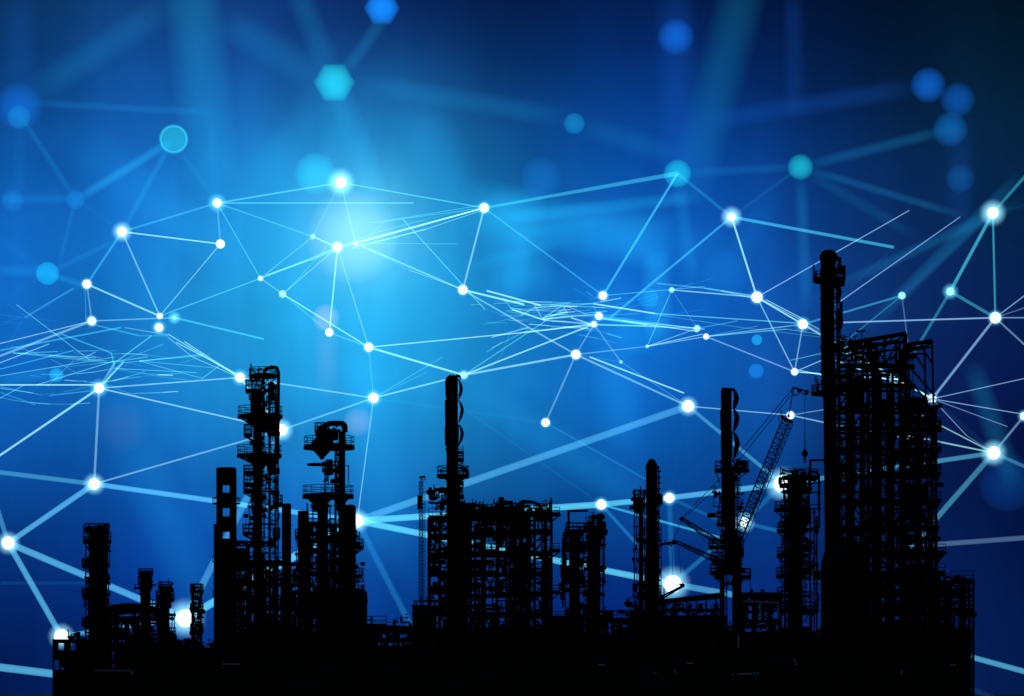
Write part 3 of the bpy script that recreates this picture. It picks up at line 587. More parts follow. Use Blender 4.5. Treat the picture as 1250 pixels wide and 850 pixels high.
# pipe bridge right
t=T('pipe_bridge','flat pipe bridge running from shrouded stack to the crowded column','bridge',928,156)
frame(t,896,952,[727,736,757],-2.5,2.5,4,1,dens=.8,brace=.2,drums=.1,rails=False,top_gear=False)
m=MB(); m.box(t.x(896),t.x(952),-2.7,2.7,t.z(728),t.z(724)); t.part('duct',m)
m=MB(); m.poly([(t.x(905),-3,t.z(735)),(t.x(948),-3,t.z(737)),(t.x(949),-3,t.z(758))],.16); t.part('pipe',m,mat=GALV)
m=MB(); clutter(m,t.x(905),t.x(950),-2,2,t.z(768),t.z(737),46,.9); t.part('pipework',m,mat=PIPE)
t=T('pump_house','dark flat pump house under the pipe bridge','building',926,150)
m=MB(); m.box(t.x(880),t.x(990),-3,3,0,t.z(772)); t.part('wall',m,mat=CONC); m=MB(); clutter(m,t.x(884),t.x(988),-2,2,t.z(772),t.z(760),60,.8); t.part('roof_gear',m,mat=PIPE)
m=MB(); m.poly([(t.x(893),-3.3,t.z(832)),(t.x(893),-3.3,t.z(824)),(t.x(925),-3.3,t.z(822)),(t.x(926),-3.3,t.z(846))],.09); t.part('pipe',m,mat=GALV)
for pts in ([(925,735),(926,757)],[(931,772),(935,766)],[(899,776),(899,792)]): m=MB(); m.poly([(t.x(p),-3.6,t.z(q)) for p,q in pts],.1); t.part('pipe',m,mat=GALV)
# crowded column
t=T('crowded_column','squat crowded column wrapped in platforms, left of the tallest stack','column',973,148)
shell(t,961,980,580,rings=6,top='flat'); shell(t,966,975,573,600,name='vent_shell'); shell(t,977,985,576,600,name='vent_shell')
for l,r,q in ((954,1000,583),(955,990,600),(945,988,622),(948,985,648),(948,990,678),(947,985,703),(948,980,727),(952,1000,745)): platform(t,l,r,q,1.1,h=1)
m=MB(); m.poly([(t.x(989),0,t.z(600)),(t.x(989),0,t.z(562)),(t.x(1008),0,t.z(562))],.14,6); t.part('bracket_arm',m)
m=MB(); m.poly([(t.x(986),-1,t.z(640)),(t.x(987),-1,t.z(577)),(t.x(996),-1,t.z(577)),(t.x(999),-1,t.z(581)),(t.x(999),-1,t.z(645))],.14,6); t.part('pipe_loop',m,mat=PIPE)
for q in (590,602,616,621): m=MB(); m.box(t.x(988),t.x(1001),-1.4,-.8,t.z(q+1),t.z(q)); t.part('step_bracket',m)
for q in (957,961,988,993,996): vpipe(t,q,R.uniform(590,640),848,2,-1.3)
for k in range(3): m=MB(); clutter(m,t.x(953),t.x(998),-1.8,1.8,t.z(640+55*k),t.z(575+55*k),95,.9); t.part('pipework',m,mat=PIPE)
side_gear(t,0,1.3,0,t.z(590),60); ladder(t,t.x(956),-1.2,0,t.z(610))
# tallest stack
t=T('tall_stack','tallest stack of the plant with railed crown platform and hanging shrouds','stack',1015,150)
m=MB(); zt=t.z(308)
pr=[(8.6,848,1015.5),(8.4,640,1015),(8.2,560,1014),(8,478,1012.8),(8.6,455,1011),(8.4,420,1010.5),(8.6,400,1010),(8.2,370,1010),(8.8,345,1010),(9,335,1010),(9.3,322,1011),(11.5,314,1011.5),(9,308,1011.5),(5,305.5,1011.5),(0,305.5,1011.5)]
k0=None; n=24
for (w_,py,cx) in pr:
    k=len(m.v)
    for i in range(n): a=2*math.pi*i/n; m.v.append((t.x(cx)+w_*t.s*math.cos(a),w_*t.s*math.sin(a),t.z(py) if py<848 else 0))
    if k0 is not None:
        for i in range(n): j=(i+1)%n; m.f.append((k0+i,k0+j,k+j,k+i))
    k0=k
t.part('shell',m,mat=SHELL)
platform(t,992,1032,341,.9,h=.9,cone=8,th=.35); m=MB()
for q in (993,996,1021,1025,1029,1031): m.tube((t.x(q),-.3,t.z(341)),(t.x(q),-.3,t.z(R.uniform(322,334))),.12,5)
clutter(m,t.x(1019),t.x(1029),-1,1,t.z(341),t.z(315),26,.8); t.part('deck_gear',m)
hanging_curls(t,1021,[(343,374,3),(376,412,5),(412,444,5)],wd=3.6)
m=MB(); clutter(m,t.x(1020),t.x(1028),-.4,.4,t.z(470),t.z(345),40,.9); m.tube((t.x(1024),0,t.z(470)),(t.x(1024),0,t.z(430)),.2,6); t.part('side_pipework',m,mat=PIPE)
platform(t,990,1030,480,.9,h=1,cone=3); m=MB(); clutter(m,t.x(992),t.x(1006),-.6,.6,t.z(480),t.z(465),12,.8); t.part('deck_gear',m)
for q in (365,395,425,455): m=MB(); m.lathe([(8.3*t.s,-.1),(9.3*t.s,-.1),(9.3*t.s,.25),(8.3*t.s,.25)],(t.x(1010.5),0,t.z(q)),20); t.part('stiffener_ring',m)
vpipe(t,1003.5,430,478,1.2); vpipe(t,1027.5,560,848,1.5)
ladder(t,t.x(1019),-1.4,0,t.z(345))
# dome tank at its foot
t=T('dome_tank','broad round topped tank at the foot of the tallest stack','tank',1032,140)
r=30*t.s; m=MB(); zb=t.z(693); m.lathe([(0,0),(r,0),(r,zb),(r*.97,t.z(684)),(r*.85,t.z(674)),(r*.6,t.z(666)),(r*.3,t.z(662)),(0,t.z(661))],(0,0,0),30); t.part('shell',m,mat=SHELL)
m=MB(); rail_run(m,[(r*.5*math.cos(i*.52),r*.5*math.sin(i*.52),t.z(665)) for i in range(12)],.8,True); clutter(m,-1.5,1.5,-1,1,t.z(663),t.z(657),10,.7); t.part('roof_rail',m); ladder(t,r*.6,-r*.82,0,t.z(690))
# big right structure
t=T('cracker_structure','tallest steel frame block right of the tallest stack, with open gantry top','structure',1065,158,'steel process blocks')
frame(t,1022,1102,[449,473,500,525,550,580,613,645,675,705,740,775],-6,6,5,1,dens=.75,brace=.5,drums=.3,rails=True)
m=MB()   # open top frame
A=lambda p,q,y:(t.x(p),y,t.z(q))
for y in (-5,5):
    for a,b,r_ in (((1030,424),(1101,412),.28),((1030,430),(1101,422),.15),((1099,411),(1099,450),.2),((1058,420),(1058,450),.22),((1074,418),(1075,450),.15),((1085,416),(1060,450),.1),((1058,424),(1080,450),.1),((1086,440),(1099,416),.1),((1026,436),(1058,424),.12),((1040,434),(1040,450),.14),((1048,432),(1048,450),.1)): m.tube(A(*a,y),A(*b,y),r_,5)
for a in ((1030,424),(1058,420),(1080,416),(1100,412)): m.tube(A(*a,-5),A(*a,5),.15,4)
t.part('gantry_frame',m)
m=MB(); clutter(m,t.x(1028),t.x(1068),-3,3,t.z(449),t.z(414),70,1); clutter(m,t.x(1066),t.x(1100),-3,3,t.z(449),t.z(432),30,1); m.tube(A(1052,404,0),A(1052,424,0),.07,4); m.tube(A(1045,404.5,0),A(1056,404,0),.12,5); t.part('top_pipework',m,mat=PIPE)
for a,b,w_,top in ((1030,1040,0,446),(1047,1053,0,470),(1066,1077,0,455),(1087,1095,0,480)):
    shell(t,a,b,top,rings=9,cy=R.uniform(-3,3),name='column_shell')
for q in (1025,1034,1044,1057,1062,1082,1091,1098): vpipe(t,q,R.uniform(440,520),848,R.uniform(1.2,2.6),R.uniform(-5,5))
for k in range(6): m=MB(); clutter(m,t.x(1022),t.x(1100),-5,5,t.z(510+48*k),t.z(462+48*k),34,1.1); t.part('pipework',m,mat=PIPE)
t=T('gantry_tower','narrow braced steel bay with railed side landings at right edge of tallest block','structure',1122,156,'steel process blocks')
lv=[500,525,550,580,613,645,675,705,740,780]
frame(t,1102,1140,lv,-4,4,1,1,dens=1.0,brace=.95,drums=.75,over=0,post=.2)
frame(t,1102,1122,[487,512,538,565,600,630,660,690],-3,3,1,1,dens=1.6,brace=.4,drums=.6,rails=False,top_gear=False)
m=MB()
for y in (-4,4):
    m.tube((t.x(1133),y,t.z(420)),(t.x(1143),y,0),.14,5); m.tube((t.x(1104),y,t.z(425)),(t.x(1133),y,t.z(420)),.3,5); m.tube((t.x(1108),y,t.z(430)),(t.x(1132),y,t.z(428)),.12,5)
    m.tube((t.x(1120),y,t.z(427)),(t.x(1134),y,t.z(448)),.13,5); m.tube((t.x(1106),y,t.z(452)),(t.x(1137),y,t.z(487)),.12,4); m.tube((t.x(1102),y,t.z(412)),(t.x(1102),y,t.z(500)),.16,5); m.tube((t.x(1110),y,t.z(426)),(t.x(1110),y,t.z(500)),.06,4)
for q in ((1133,421),(1106,425)): m.tube((t.x(q[0]),-4,t.z(q[1])),(t.x(q[0]),4,t.z(q[1])),.2,4)
clutter(m,t.x(1104),t.x(1114),-1,1,t.z(432),t.z(421),16,.9); clutter(m,t.x(1103),t.x(1134),-2,2,t.z(498),t.z(484),26,.9); t.part('gantry',m)
for q,b in ((500,4),(523,7),(552,6),(580,8),(613,8),(645,4),(676,14),(680,10)):
    m=MB(); m.box(t.x(1128),t.x(1137+b+ (q-500)*.01),-3,2,t.z(q+1.2),t.z(q-1.2)); rail_run(m,[(t.x(1132),-3,t.z(q-1)),(t.x(1137+b),-3,t.z(q-1))],1); m.tube((t.x(1137+b),-3,t.z(q)),(t.x(1139),-3,t.z(q+12)),.08,4); t.part('side_landing',m)
for k in range(5): m=MB(); clutter(m,t.x(1103),t.x(1136),-3,3,t.z(560+55*k),t.z(500+55*k),40,1.1); t.part('pipework',m,mat=PIPE)
stair(t,1108,1136,676,648,-4.6); stair(t,1134,1108,645,618,-4.6)
m=MB(); clutter(m,t.x(1103),t.x(1112),-3,3,t.z(500),t.z(425),30,1.2); clutter(m,t.x(1134),t.x(1147),-3,3,t.z(690),t.z(495),60,.9); t.part('edge_pipework',m,mat=PIPE)
# lower right
t=T('process_structure','lower steel frame with open bays at the plant right end','structure',1162,152,'steel process blocks')
frame(t,1136,1185.5,[709,727,745,770],-4,4,4,1,dens=.9,brace=.3,drums=.35)
m=MB(); m.box(t.x(1165),t.x(1172),-1,1,t.z(709),t.z(703)); t.part('roof_box',m)
t=T('process_structure','dark lower steel block filling the foot of the tallest frame','structure',1100,148,'steel process blocks')
frame(t,1052,1150,[700,722,748,775],-5,5,6,2,dens=1.5,brace=.3,drums=.8)
# walls / low buildings that close the foot of the plant
def block(label,l,r,top,Y,d=8,gear=30,pale=()):
    t=T('low_building',label,'building',(l+r)/2,Y,'low buildings along the plant foot')
    m=MB(); m.box(t.x(l),t.x(r),0,d,0,t.z(top)); t.part('wall',m,mat=CONC)
    m=MB(); m.box(t.x(l)-.001,t.x(r)+.001,-.25,d+.2,t.z(top)+.003,t.z(top-1.6)); t.part('roof',m,mat=CONC)
    m=MB(); clutter(m,t.x(l)+.3,t.x(r)-.3,0,d,t.z(top-1),t.z(top-9),int(gear*1.5),1.1); t.part('roof_gear',m,mat=PIPE)
    for ps in pale:
        m=MB(); m.poly([(t.x(p),-.5,t.z(q)) for p,q in ps],.075,6)
        for p,q in (ps[0],ps[-1]): m.tube((t.x(p),-.5,t.z(q)),(t.x(p),.1,t.z(q)),.05,4)
        tag(t.part('pipe',m,mat=GALV),'pale bare metal pipe on the dark wall',None)
block('low dark building under the small left columns',140,262,792,146,gear=70)
block('tall dark building in the middle of the two left towers',296,366,772,168,gear=40)
block('dark building right of the hopper tower foot',366,444,782,166,gear=40)
block('long flat dark building below the low pipe rack',430,512,790,156,gear=50)
block('big dark building behind the foot of the central block',505,690,768,172,gear=60)
block('flat dark building under the column pair',680,806,782,168,gear=60)
block('long dark building beneath the sloping roofed shed',796,900,772,170,gear=40)
block('low front store under the tallest frame at the right end',1000,1186,806,130,gear=80,pale=[[(1078,824),(1082,828)],[(1100,818),(1100,824)],[(1160,812),(1166,812)],[(1052,838),(1060,838)],[(1030,826),(1034,826)]])
block('dark building behind the pump house',886,1012,780,168,gear=40)
block('long dark building behind the tallest frame',1004,1150,768,171,gear=60)
block('end building with sheer right hand wall',1100,1186,778,146,gear=50)
block('low front store with cluttered roof, left of centre',262,440,800,134,gear=70,pale=[[(272,811),(293,811)],[(393,842),(405,842)],[(425,842),(438,842)],[(355,843),(355,849)],[(448,832),(452,838)]])
block('low front store with cluttered roof, at centre',438,700,806,132,gear=80)
block('low front store with cluttered roof, right of centre',700,1000,796,131,gear=90,pale=[[(823,818),(826,826)],[(798,822),(802,822)],[(893,834),(893,824),(925,822),(926,846)],[(838,810),(846,810)],[(730,812),(738,812)],[(968,804),(972,812)]])
t=T('perimeter_wall','long low concrete wall along the whole front of the plant','wall',655,128)
m=MB(); m.box(t.x(126),t.x(1185),0,.4,0,t.z(824)); t.part('panel',m,mat=CONC)
for q in range(130,1186,24): m=MB(); m.box(t.x(q)-.2,t.x(q)+.2,-.15,0,0,t.z(822)); t.part('pillar',m,mat=CONC)
t=T('storage_tank','small flat storage tank with pale rim at the left front','tank',138,130)
m=MB(); r=23*t.s; m.lathe([(0,0),(r,0),(r,t.z(819)),(0,t.z(816.5))],(0,0,0),26); t.part('shell',m,mat=SHELL)
m=MB(); m.ring((0,0,t.z(819)),r+.03,.06,26); t.part('rim',m,mat=GALV)
m=MB(); m.tube((t.x(162),-r*.3,0),(t.x(162),-r*.3,t.z(820)),.12,6); t.part('pipe',m,mat=GALV)
for (cx,l,r_,top,Y) in ((205,196,216,772,148),(224,214,236,788,138),(300,285,318,770,150),(640,622,660,780,140),(860,842,880,778,140),(1010,990,1030,790,134)):
    lab={205:'fat tank right of the gallery legs',224:'squat tank below the big left node',300:'round tank at the foot of the tallest left tower',640:'round tank at the foot of the braced central frame',860:'round tank below the sloping roofed shed',1010:'round tank below the crowded column'}[cx]
    t=T('storage_tank',lab,'tank',cx,Y,'round tanks at ground level'); shell(t,l,r_,top,rings=3); m=MB(); q=(r_-l)/2*t.s; rail_run(m,[(q*.95*math.cos(i*.63),q*.95*math.sin(i*.63),t.z(top+3)) for i in range(10)],.9,True); t.part('railing',m); ladder(t,q*.5,-q-.2,0,t.z(top+2),False)
# ================================================================ NETWORK OF LIGHT hanging in the air behind the plant
WHITE=glow('node_light',(.93,.98,1.0),1.15,0)
VIOL=glow('node_light_violet',(.80,.80,1.0),1.0,0)
PALE=glow('pale_node_light',(.38,.80,.95),.95,0)
HALO=glow('node_halo',(.12,.6,.95),1.1,4.5); HALOW=glow('node_halo_bright',(.3,.8,1.0),1.35,5)
LM={'w':glow('white_thread',(.40,.92,.92),.88,.6),'v':glow('violet_thread',(.30,.60,.95),.72,.6),
 't':glow('fine_thread',(.14,.75,.70),.6,.6),'c':glow('cyan_beam',(.05,.48,.66),.70,.5),'b':glow('wide_beam',(.09,.45,.68),.82,.5),
 'bb':glow('bright_wide_beam',(.12,.66,.82),.82,.5),
 's':glow('soft_beam',(.015,.24,.44),.48,1.5),'d':glow('faint_beam',(.008,.085,.20),.55,1.6),'g':glow('grey_beam',(.10,.20,.34),.55,.5)}
LN={'w':'thin white line','v':'thin violet white line','t':'fine cyan line','c':'cyan beam','b':'wide blue beam','bb':'bright wide beam','s':'soft blue beam','d':'faint blurred beam','g':'greyish wide beam'}
def P(px,py,Y): return Vector(((px-625)*Y/F,Y,EYE+(HZ-py)*Y/F))
# key: (px,py,r,halo radius,kind,name)
ND={1:(416,223,7,22,'w','node below cyan hexagon'),2:(265,248,5.5,13,'w','node right of ringed disc'),3:(149,283,6,14,'w','node below ringed disc'),
4:(269,298,5.5,7,'w','small node in upper left'),5:(106,347,5.5,9,'w','upper node of left pair'),6:(112,392,5.5,9,'v','lower node of left pair'),
7:(195,386,3.6,6,'w','small node of stacked two'),8:(194,400,5.3,10,'w','bigger node of stacked two'),9:(213,388,2.2,9,'p','spark beside stacked nodes'),
10:(121,474,6.3,13,'w','node above left threads foot'),11:(115,591,7,15,'w','node above leftmost column'),12:(10,663,8,16,'w','node at left edge'),
13:(75,777,9,18,'w','node on switch house roof'),14:(226,755,11,30,'w','big node behind lattice tower'),15:(293,461,6,12,'w','node touching fractionating tower'),
16:(318,340,2.8,5,'w','tiny node left of glow'),17:(345,359,4.6,6,'p','pale node left of glow'),18:(382,289,2.8,5,'p','tiny node beside glow'),
19:(412,302,6,10,'w','node in the brightest glow'),20:(434,297,2.4,6,'w','tiny node in brightest glow'),21:(402,406,5,7,'w','node under pinkish spot'),
22:(450,424,5.5,9,'w','node above the middle gap'),23:(456,486,6.2,12,'w','node left of central stack'),24:(344,525,7,16,'w','node behind fractionating tower'),
25:(591,254,5.8,10,'w','node high at centre'),26:(565,354,5.8,9,'w','node above central stack'),27:(566,458,4.6,8,'p','node at central stack tip'),
28:(666,516,5.2,8,'w','node over central block roof'),29:(703,433,5.8,9,'w','node below centre tangle'),30:(736,361,5.2,9,'w','node above centre tangle'),
31:(731,386,4.6,8,'w','upper node inside tangle'),32:(725,396,3.6,7,'w','lower node inside tangle'),33:(820,354,3,5,'p','tiny node right of tangle'),
34:(851,401,3.8,6,'p','pale node of close two'),35:(862,411,3.6,5,'w','white node of close two'),36:(790,423,1.8,3,'p','speck right of tangle'),
37:(758,442,1.6,3,'p','speck below tangle'),38:(924,363,6.8,11,'w','node left of tallest stack'),39:(893,265,5,15,'w','hazy node upper right'),
40:(980,396,6,11,'w','node touching tallest stack'),41:(970,454,4.6,6,'v','ringed node above jib'),42:(965,507,4.8,7,'w','node at crane boom tip'),
43:(840,496,7.2,14,'w','node left of shrouded stack'),44:(817,608,6.3,11,'w','node beside pointed column'),45:(734,616,6.3,11,'w','node above column pair'),
46:(821,713,11,27,'w','big node over long shed'),47:(955,591,11,26,'w','big node behind crowded column'),48:(908,638,6.5,15,'w','node behind crane boom foot'),
49:(436,636,8,17,'w','node right of hopper tower'),50:(1101,361,4.5,6,'p','pale node above gantry'),51:(1160,356,5,11,'p','cyan ringed node'),
52:(1212,260,7,18,'w','node at upper right'),53:(1215,388,7.2,11,'v','node below upper right one'),54:(1138,487,5.6,9,'v','node touching the gantry post'),
55:(1213,553,8,18,'w','brightest node at right edge'),56:(1250,508,5,9,'v','node cut by right edge')}
NP={}
for k,(px,py,r,h,kd,nm) in ND.items():
    Y=(192+R.random()*12) if py>560 else (215+R.random()*45)
    if kd=='p': Y+=15
    Y*=3
    p=P(px,py,Y); NP[k]=(p,Y,nm); s=Y/F
    e=bpy.data.objects.new('light_node',None); COL.objects.link(e); e.location=p
    look={'w':'white','v':'pale violet','p':'pale cyan'}[kd]; size='large' if r>=8 else ('small' if r<4 else 'round')
    tag(e,f'{size} glowing {look} light point: {nm}','light point','light points of the hanging network')
    m=MB(); m.ball((0,0,0),r*s,20,12); m.obj('core',{'w':WHITE,'v':VIOL,'p':PALE}[kd],e,smooth=True)
    m=MB(); m.ball((0,0,0),h*(.95 if h>=20 else 1.05)*s,32,18); m.obj('halo',HALOW if h>=14 else HALO,e,smooth=True)
def end(a,seed):
    if isinstance(a,int): return NP[a]
    rr=random.Random(seed); Y=3*((195+rr.random()*8) if a[1]>600 else 232+rr.random()*20)
    return (P(a[0],a[1],Y),Y,a[2])
LE=lambda y,w='lower':(-6,y,f'the {w} left edge')
def link(a,b,w_,kd,w2=None,pre=''):
    (pa,Ya,na),(pb,Yb,nb)=end(a,str(a)),end(b,str(b)); w2=w_ if w2 is None else w2
    m=MB(); c=(pa+pb)/2; m.tube(pa-c,pb-c,max(w_,1.15)*Ya/F/2,12,r2=max(w2,1.15)*Yb/F/2,cap=False)
    o=m.obj('light_ray',LM[kd],loc=c,smooth=True)
    tag(o,f'{pre}{LN[kd]} from {na} to {nb}','light beam','lines of light joining the points')
    return o
for a in [
 (2,1,2.2,'t'),(2,(505,248,'open sky'),1.4,'t'),(2,18,1.8,'t'),(2,4,1.5,'w'),(2,16,1,'t'),(2,3,2.4,'c'),(3,4,1.6,'w'),(3,7,1.8,'w'),
 (5,3,3,'c'),(5,7,2.2,'w'),(5,6,2,'w'),(4,7,1.3,'w'),(7,16,1.4,'t'),(6,9,1.8,'w'),(6,LE(421,'upper'),1.4,'w'),(6,LE(437,'lower'),3,'w'),
 (9,(322,414,'the dark speck'),2.4,'c'),(10,15,1.8,'w'),(10,24,1.8,'w'),(10,11,3.2,'w'),(10,LE(560),2.8,'w'),(10,(140,443,'left threads knot'),2.6,'w'),
 (10,(151,442,'left threads'),2,'w'),(11,24,2.2,'w'),(11,LE(576),6,'bb',None),(11,49,6.5,'b'),(11,12,7,'b'),(12,LE(612),6,'b'),(12,13,7.5,'b'),
 (12,14,8.5,'b'),(14,24,9,'b'),(14,49,10,'bb'),(13,14,6,'b'),(LE(814,'bottom'),(205,840,'the left tank'),10,'b'),
 (15,24,2.6,'w'),(15,(205,408,'bigger stacked node'),1.5,'w'),(15,(225,417,'left threads'),1.3,'w'),(15,23,2,'w'),(24,23,2.2,'w'),(24,49,5,'s'),
 (16,18,1.1,'w'),(16,19,1.3,'w'),(16,20,1.1,'t'),(16,17,1.3,'w'),(17,19,1.2,'w'),(17,21,2.2,'t'),(17,22,1.5,'w'),(18,1,1.8,'t'),(18,19,1.2,'w'),(1,20,1.4,'t'),
 (19,20,2,'w'),(19,21,1.5,'w'),(19,22,1,'w'),(20,25,1.6,'w'),(19,25,1.6,'w'),(20,26,2.2,'w'),(1,25,1.6,'t'),((455,272,'glow'),25,1.2,'t'),((492,268,'glow'),(592,378,'open sky'),1,'t'),
 (20,(560,298,'open sky'),1,'t'),(21,22,1.8,'w'),(22,(640,406,'centre tangle'),1.5,'w'),((640,406,'centre tangle'),32,1.8,'w'),(22,27,2.6,'w'),(22,23,.9,'t'),(23,27,2,'w'),
 (23,(540,436,'centre sky'),1,'t'),(23,(520,455,'lower centre sky'),1,'t'),(23,28,5,'s'),(23,49,1.3,'w'),(25,26,2.4,'w'),(25,30,2,'c'),(25,(827,212,'cyan disc'),3,'c',6),(26,29,2,'w'),
 (26,(640,372,'centre tangle'),2.4,'w'),(27,29,2.8,'w'),(27,32,1.8,'w'),(27,(690,376,'tangle top'),1.4,'t'),(28,29,2.3,'w'),(28,(800,592,'pointed column'),2.6,'s'),
 (29,32,2,'w'),(29,43,2.6,'w'),((720,436,'tangle node'),(835,480,'shrouded stack node'),1.8,'w'),(29,36,1.5,'w'),(32,37,1.6,'w'),(29,37,.8,'t'),(37,43,.8,'t'),
 (36,33,1,'t'),(33,34,1,'t'),(30,(827,212,'cyan disc'),3,'c'),(31,34,3.2,'c',1.2),(32,34,1.6,'w'),(36,34,1.3,'w'),(36,35,1.4,'w'),(35,40,1.4,'w'),(35,41,1.8,'v'),(33,38,1.8,'w'),
 (39,38,2.3,'w'),(39,(745,388,'tangle right side'),3,'c'),(39,(1091,302,'open end over gantry'),4,'c'),(38,40,2,'w'),(38,(1000,402,'tallest stack'),1.5,'w'),(38,41,1.6,'w'),(38,(1110,257,'open sky'),1.4,'v',.8),
 (40,41,1.8,'w'),(40,50,2.6,'c'),((1020,372,'tallest stack'),(1172,265,'open sky'),1.4,'v',1),(40,54,2.4,'w'),(40,(1050,425,'gantry top'),1,'t'),(41,(1102,464,'gantry bay'),1.5,'w'),(41,(1008,438,'tallest stack'),1.2,'w'),
 ((1091,302,'open end over gantry'),(1024,365,'tallest stack'),1.3,'d'),
 (39,(977,204,'right cyan disc'),5,'s'),(39,(827,212,'cyan disc'),5,'s'),(50,(1028,420,'tallest stack'),1.8,'c'),(50,(1109,425,'gantry top'),1.8,'v'),(50,52,9,'d'),
 (51,52,4.4,'c'),(51,53,4.2,'c'),(51,(1116,430,'gantry top'),4,'c'),(52,53,2.6,'c'),(53,(1022,394,'tallest stack'),2,'v'),(53,54,3.4,'v'),
 (53,(1256,357,'right edge high'),1.3,'v'),(53,(1256,374,'right edge'),1.3,'v'),(53,(1256,388,'right edge level'),1.8,'v'),(53,(1256,426,'right edge low'),2.4,'v'),
 (54,(1256,461,'right edge high'),1.1,'v'),(54,(1256,507,'right edge'),1.1,'v'),(54,(1230,521,'open sky'),1,'v'),(54,55,6,'d',7),(54,(1180,532,'thread bend'),1.2,'v'),((1180,532,'thread bend'),55,1.2,'v'),((1120,505,'upper gantry'),55,1.6,'w') ,
 (55,56,3,'v'),(55,(1256,572,'right edge'),4.5,'b'),((1100,530,'gantry'),55,2,'w'),(47,55,6,'b'),(55,(1115,665,'gantry foot'),7,'b'),(52,(1256,210,'right edge'),4,'c'),(52,(1256,250,'right edge'),4,'s'),
 ((1100,668,'gantry'),(1260,656,'right edge'),6.5,'g'),((1170,798,'end building'),(1262,823,'right edge'),7,'b'),((1175,836,'end building'),(1262,874,'ground'),8,'d'),
 (43,42,1.5,'w'),(42,(1013,499,'tallest stack'),1.3,'w'),(42,(1030,521,'tallest block'),1.8,'w'),((1030,521,'tallest block'),(1120,538,'gantry'),1.4,'v'),(43,44,5.5,'s'),(43,47,4.6,'bb'),(43,49,9,'b'),(44,47,7,'b'),(44,45,7,'bb'),(45,49,8,'bb'),
 (49,46,8,'bb'),(49,(502,765,'low pipe rack'),9,'s'),(45,46,5,'s'),(45,(892,660,'shrouded stack'),3,'c'),(44,46,8,'s'),(44,(900,645,'shrouded stack'),5,'s'),(46,48,7,'s'),(46,(905,728,'shrouded stack foot'),8,'b'),
 (47,48,8,'s'),(48,(965,652,'crowded column'),6,'s'),((560,495,'central stack'),45,3,'s'),((0,712,'left edge'),(105,712,'leftmost column'),5,'d'),
 ]:
    a=list(a); link(a[0],a[1],a[2],a[3],a[4] if len(a)>4 else None)
# ---- the two tangles of fine threads, each one hanging web
def web(label,segs,Y,kd='t'):
    Y*=3; cx=sum(s[0] for s in segs)/len(segs); cy=sum(s[1] for s in segs)/len(segs); c=P(cx,cy,Y)
    e=bpy.data.objects.new('thread_web',None); COL.objects.link(e); e.location=c; tag(e,label,'light web')
    for i,s in enumerate(segs):
        ya=Y+((s[0]*7+s[1]*3)%11)*6-30; yb=Y+((s[2]*7+s[3]*3)%11)*6-30
        m=MB(); m.tube(P(s[0],s[1],ya)-c,P(s[2],s[3],yb)-c,s[4]*Y/F/2,8,cap=False); m.obj('thread',LM[s[5] if len(s)>5 else kd],e,smooth=True)
web('loose web of fine cyan threads at the left below the node pair',[
 (0,428,148,400,2.2,'c'),(16,431,117,437,1.2),(16,431,131,443,1.1),(60,434,131,441,1,'t'),(75,408,136,431,1.5,'c'),(136,431,139,446,1.3,'c'),(139,446,127,472,4,'c'),(139,444,185,410,1.4,'t'),
 (139,441,45,470,1.3,'t'),(0,470,115,470,1.8,'w'),(0,472,50,482,1.2,'t'),(50,482,66,480,1.2,'t'),(0,474,40,480,1,'t'),(0,479,43,494,1.7,'c'),(58,472,90,440,1,'t'),(65,458,110,398,.9,'d'),
 (30,388,90,352,2.2,'c'),(8,371,60,405,1.5,'s'),(60,405,75,410,1.3,'c'),(28,388,95,395,2.2,'s'),(28,390,8,425,1.3,'s'),(66,480,110,473,3,'s'),(0,384,28,388,2,'s'),(104,352,105,392,1.6,'c'),
 (137,441,152,441,1.3,'c'),(112,396,170,410,2,'c'),(170,410,205,410,1.6,'c'),(152,400,205,409,1.2,'w'),(170,441,247,434,1.1,'t'),(170,441,260,449,1.1,'t'),(170,441,247,462,1.1,'t'),(247,462,270,445,1,'t'),(218,444,258,432,1,'t'),(250,440,312,415,.8,'d'),(152,443,250,432,1,'t')],240)
web('dense knot of white and cyan threads around the centre',[
 (594,355,660,373,2.2,'w'),(655,372,725,371,1.8,'t'),(725,371,800,383,1.8,'w'),(800,383,980,395,1.5,'t'),(615,365,625,378,1.5,'t'),(625,378,665,391,1.8,'w'),(665,391,725,396,2,'w'),(636,385,652,376,2,'w'),
 (652,376,686,373,1.5,'w'),(652,371,661,388,2,'w'),(662,389,687,373,2,'w'),(687,373,692,382,2.2,'w'),(662,390,700,386,2,'w'),(700,386,731,384,1.8,'w'),(690,373,716,384,1.6,'w'),(697,388,722,396,1.8,'w'),(663,388,693,381,1.8,'w'),
 (600,395,638,385,1.1,'t'),(600,394,590,396,1,'t'),(600,425,645,403,1.4,'t'),(622,407,613,433,1.1,'t'),(613,433,600,447,.9,'t'),(613,418,594,430,1.5,'t'),(636,384,618,380,1.6,'t'),(618,380,665,374,1.5,'t'),
 (728,382,724,372,2,'t'),(734,389,860,402,1.4,'w'),(728,397,800,398,1.6,'c'),(731,388,790,397,3.4,'c'),(737,385,780,383,1.6,'t'),(780,383,850,350,1.3,'s'),(755,382,845,345,1.2,'s'),(600,412,645,400,1.5,'w'),(745,375,800,372,1.5,'s'),
 (590,377,640,392,1.2,'s'),(650,378,690,381,2.2,'c'),(802,346,860,352,2,'t'),(860,352,925,362,2,'t'),(820,354,800,362,1.6,'s'),(790,388,860,378,1.2,'s'),(862,411,960,402,1.2,'t'),(851,401,900,392,1.1,'t'),(716,356,724,362,2,'t'),(724,366,700,352,1.5,'s')],238)
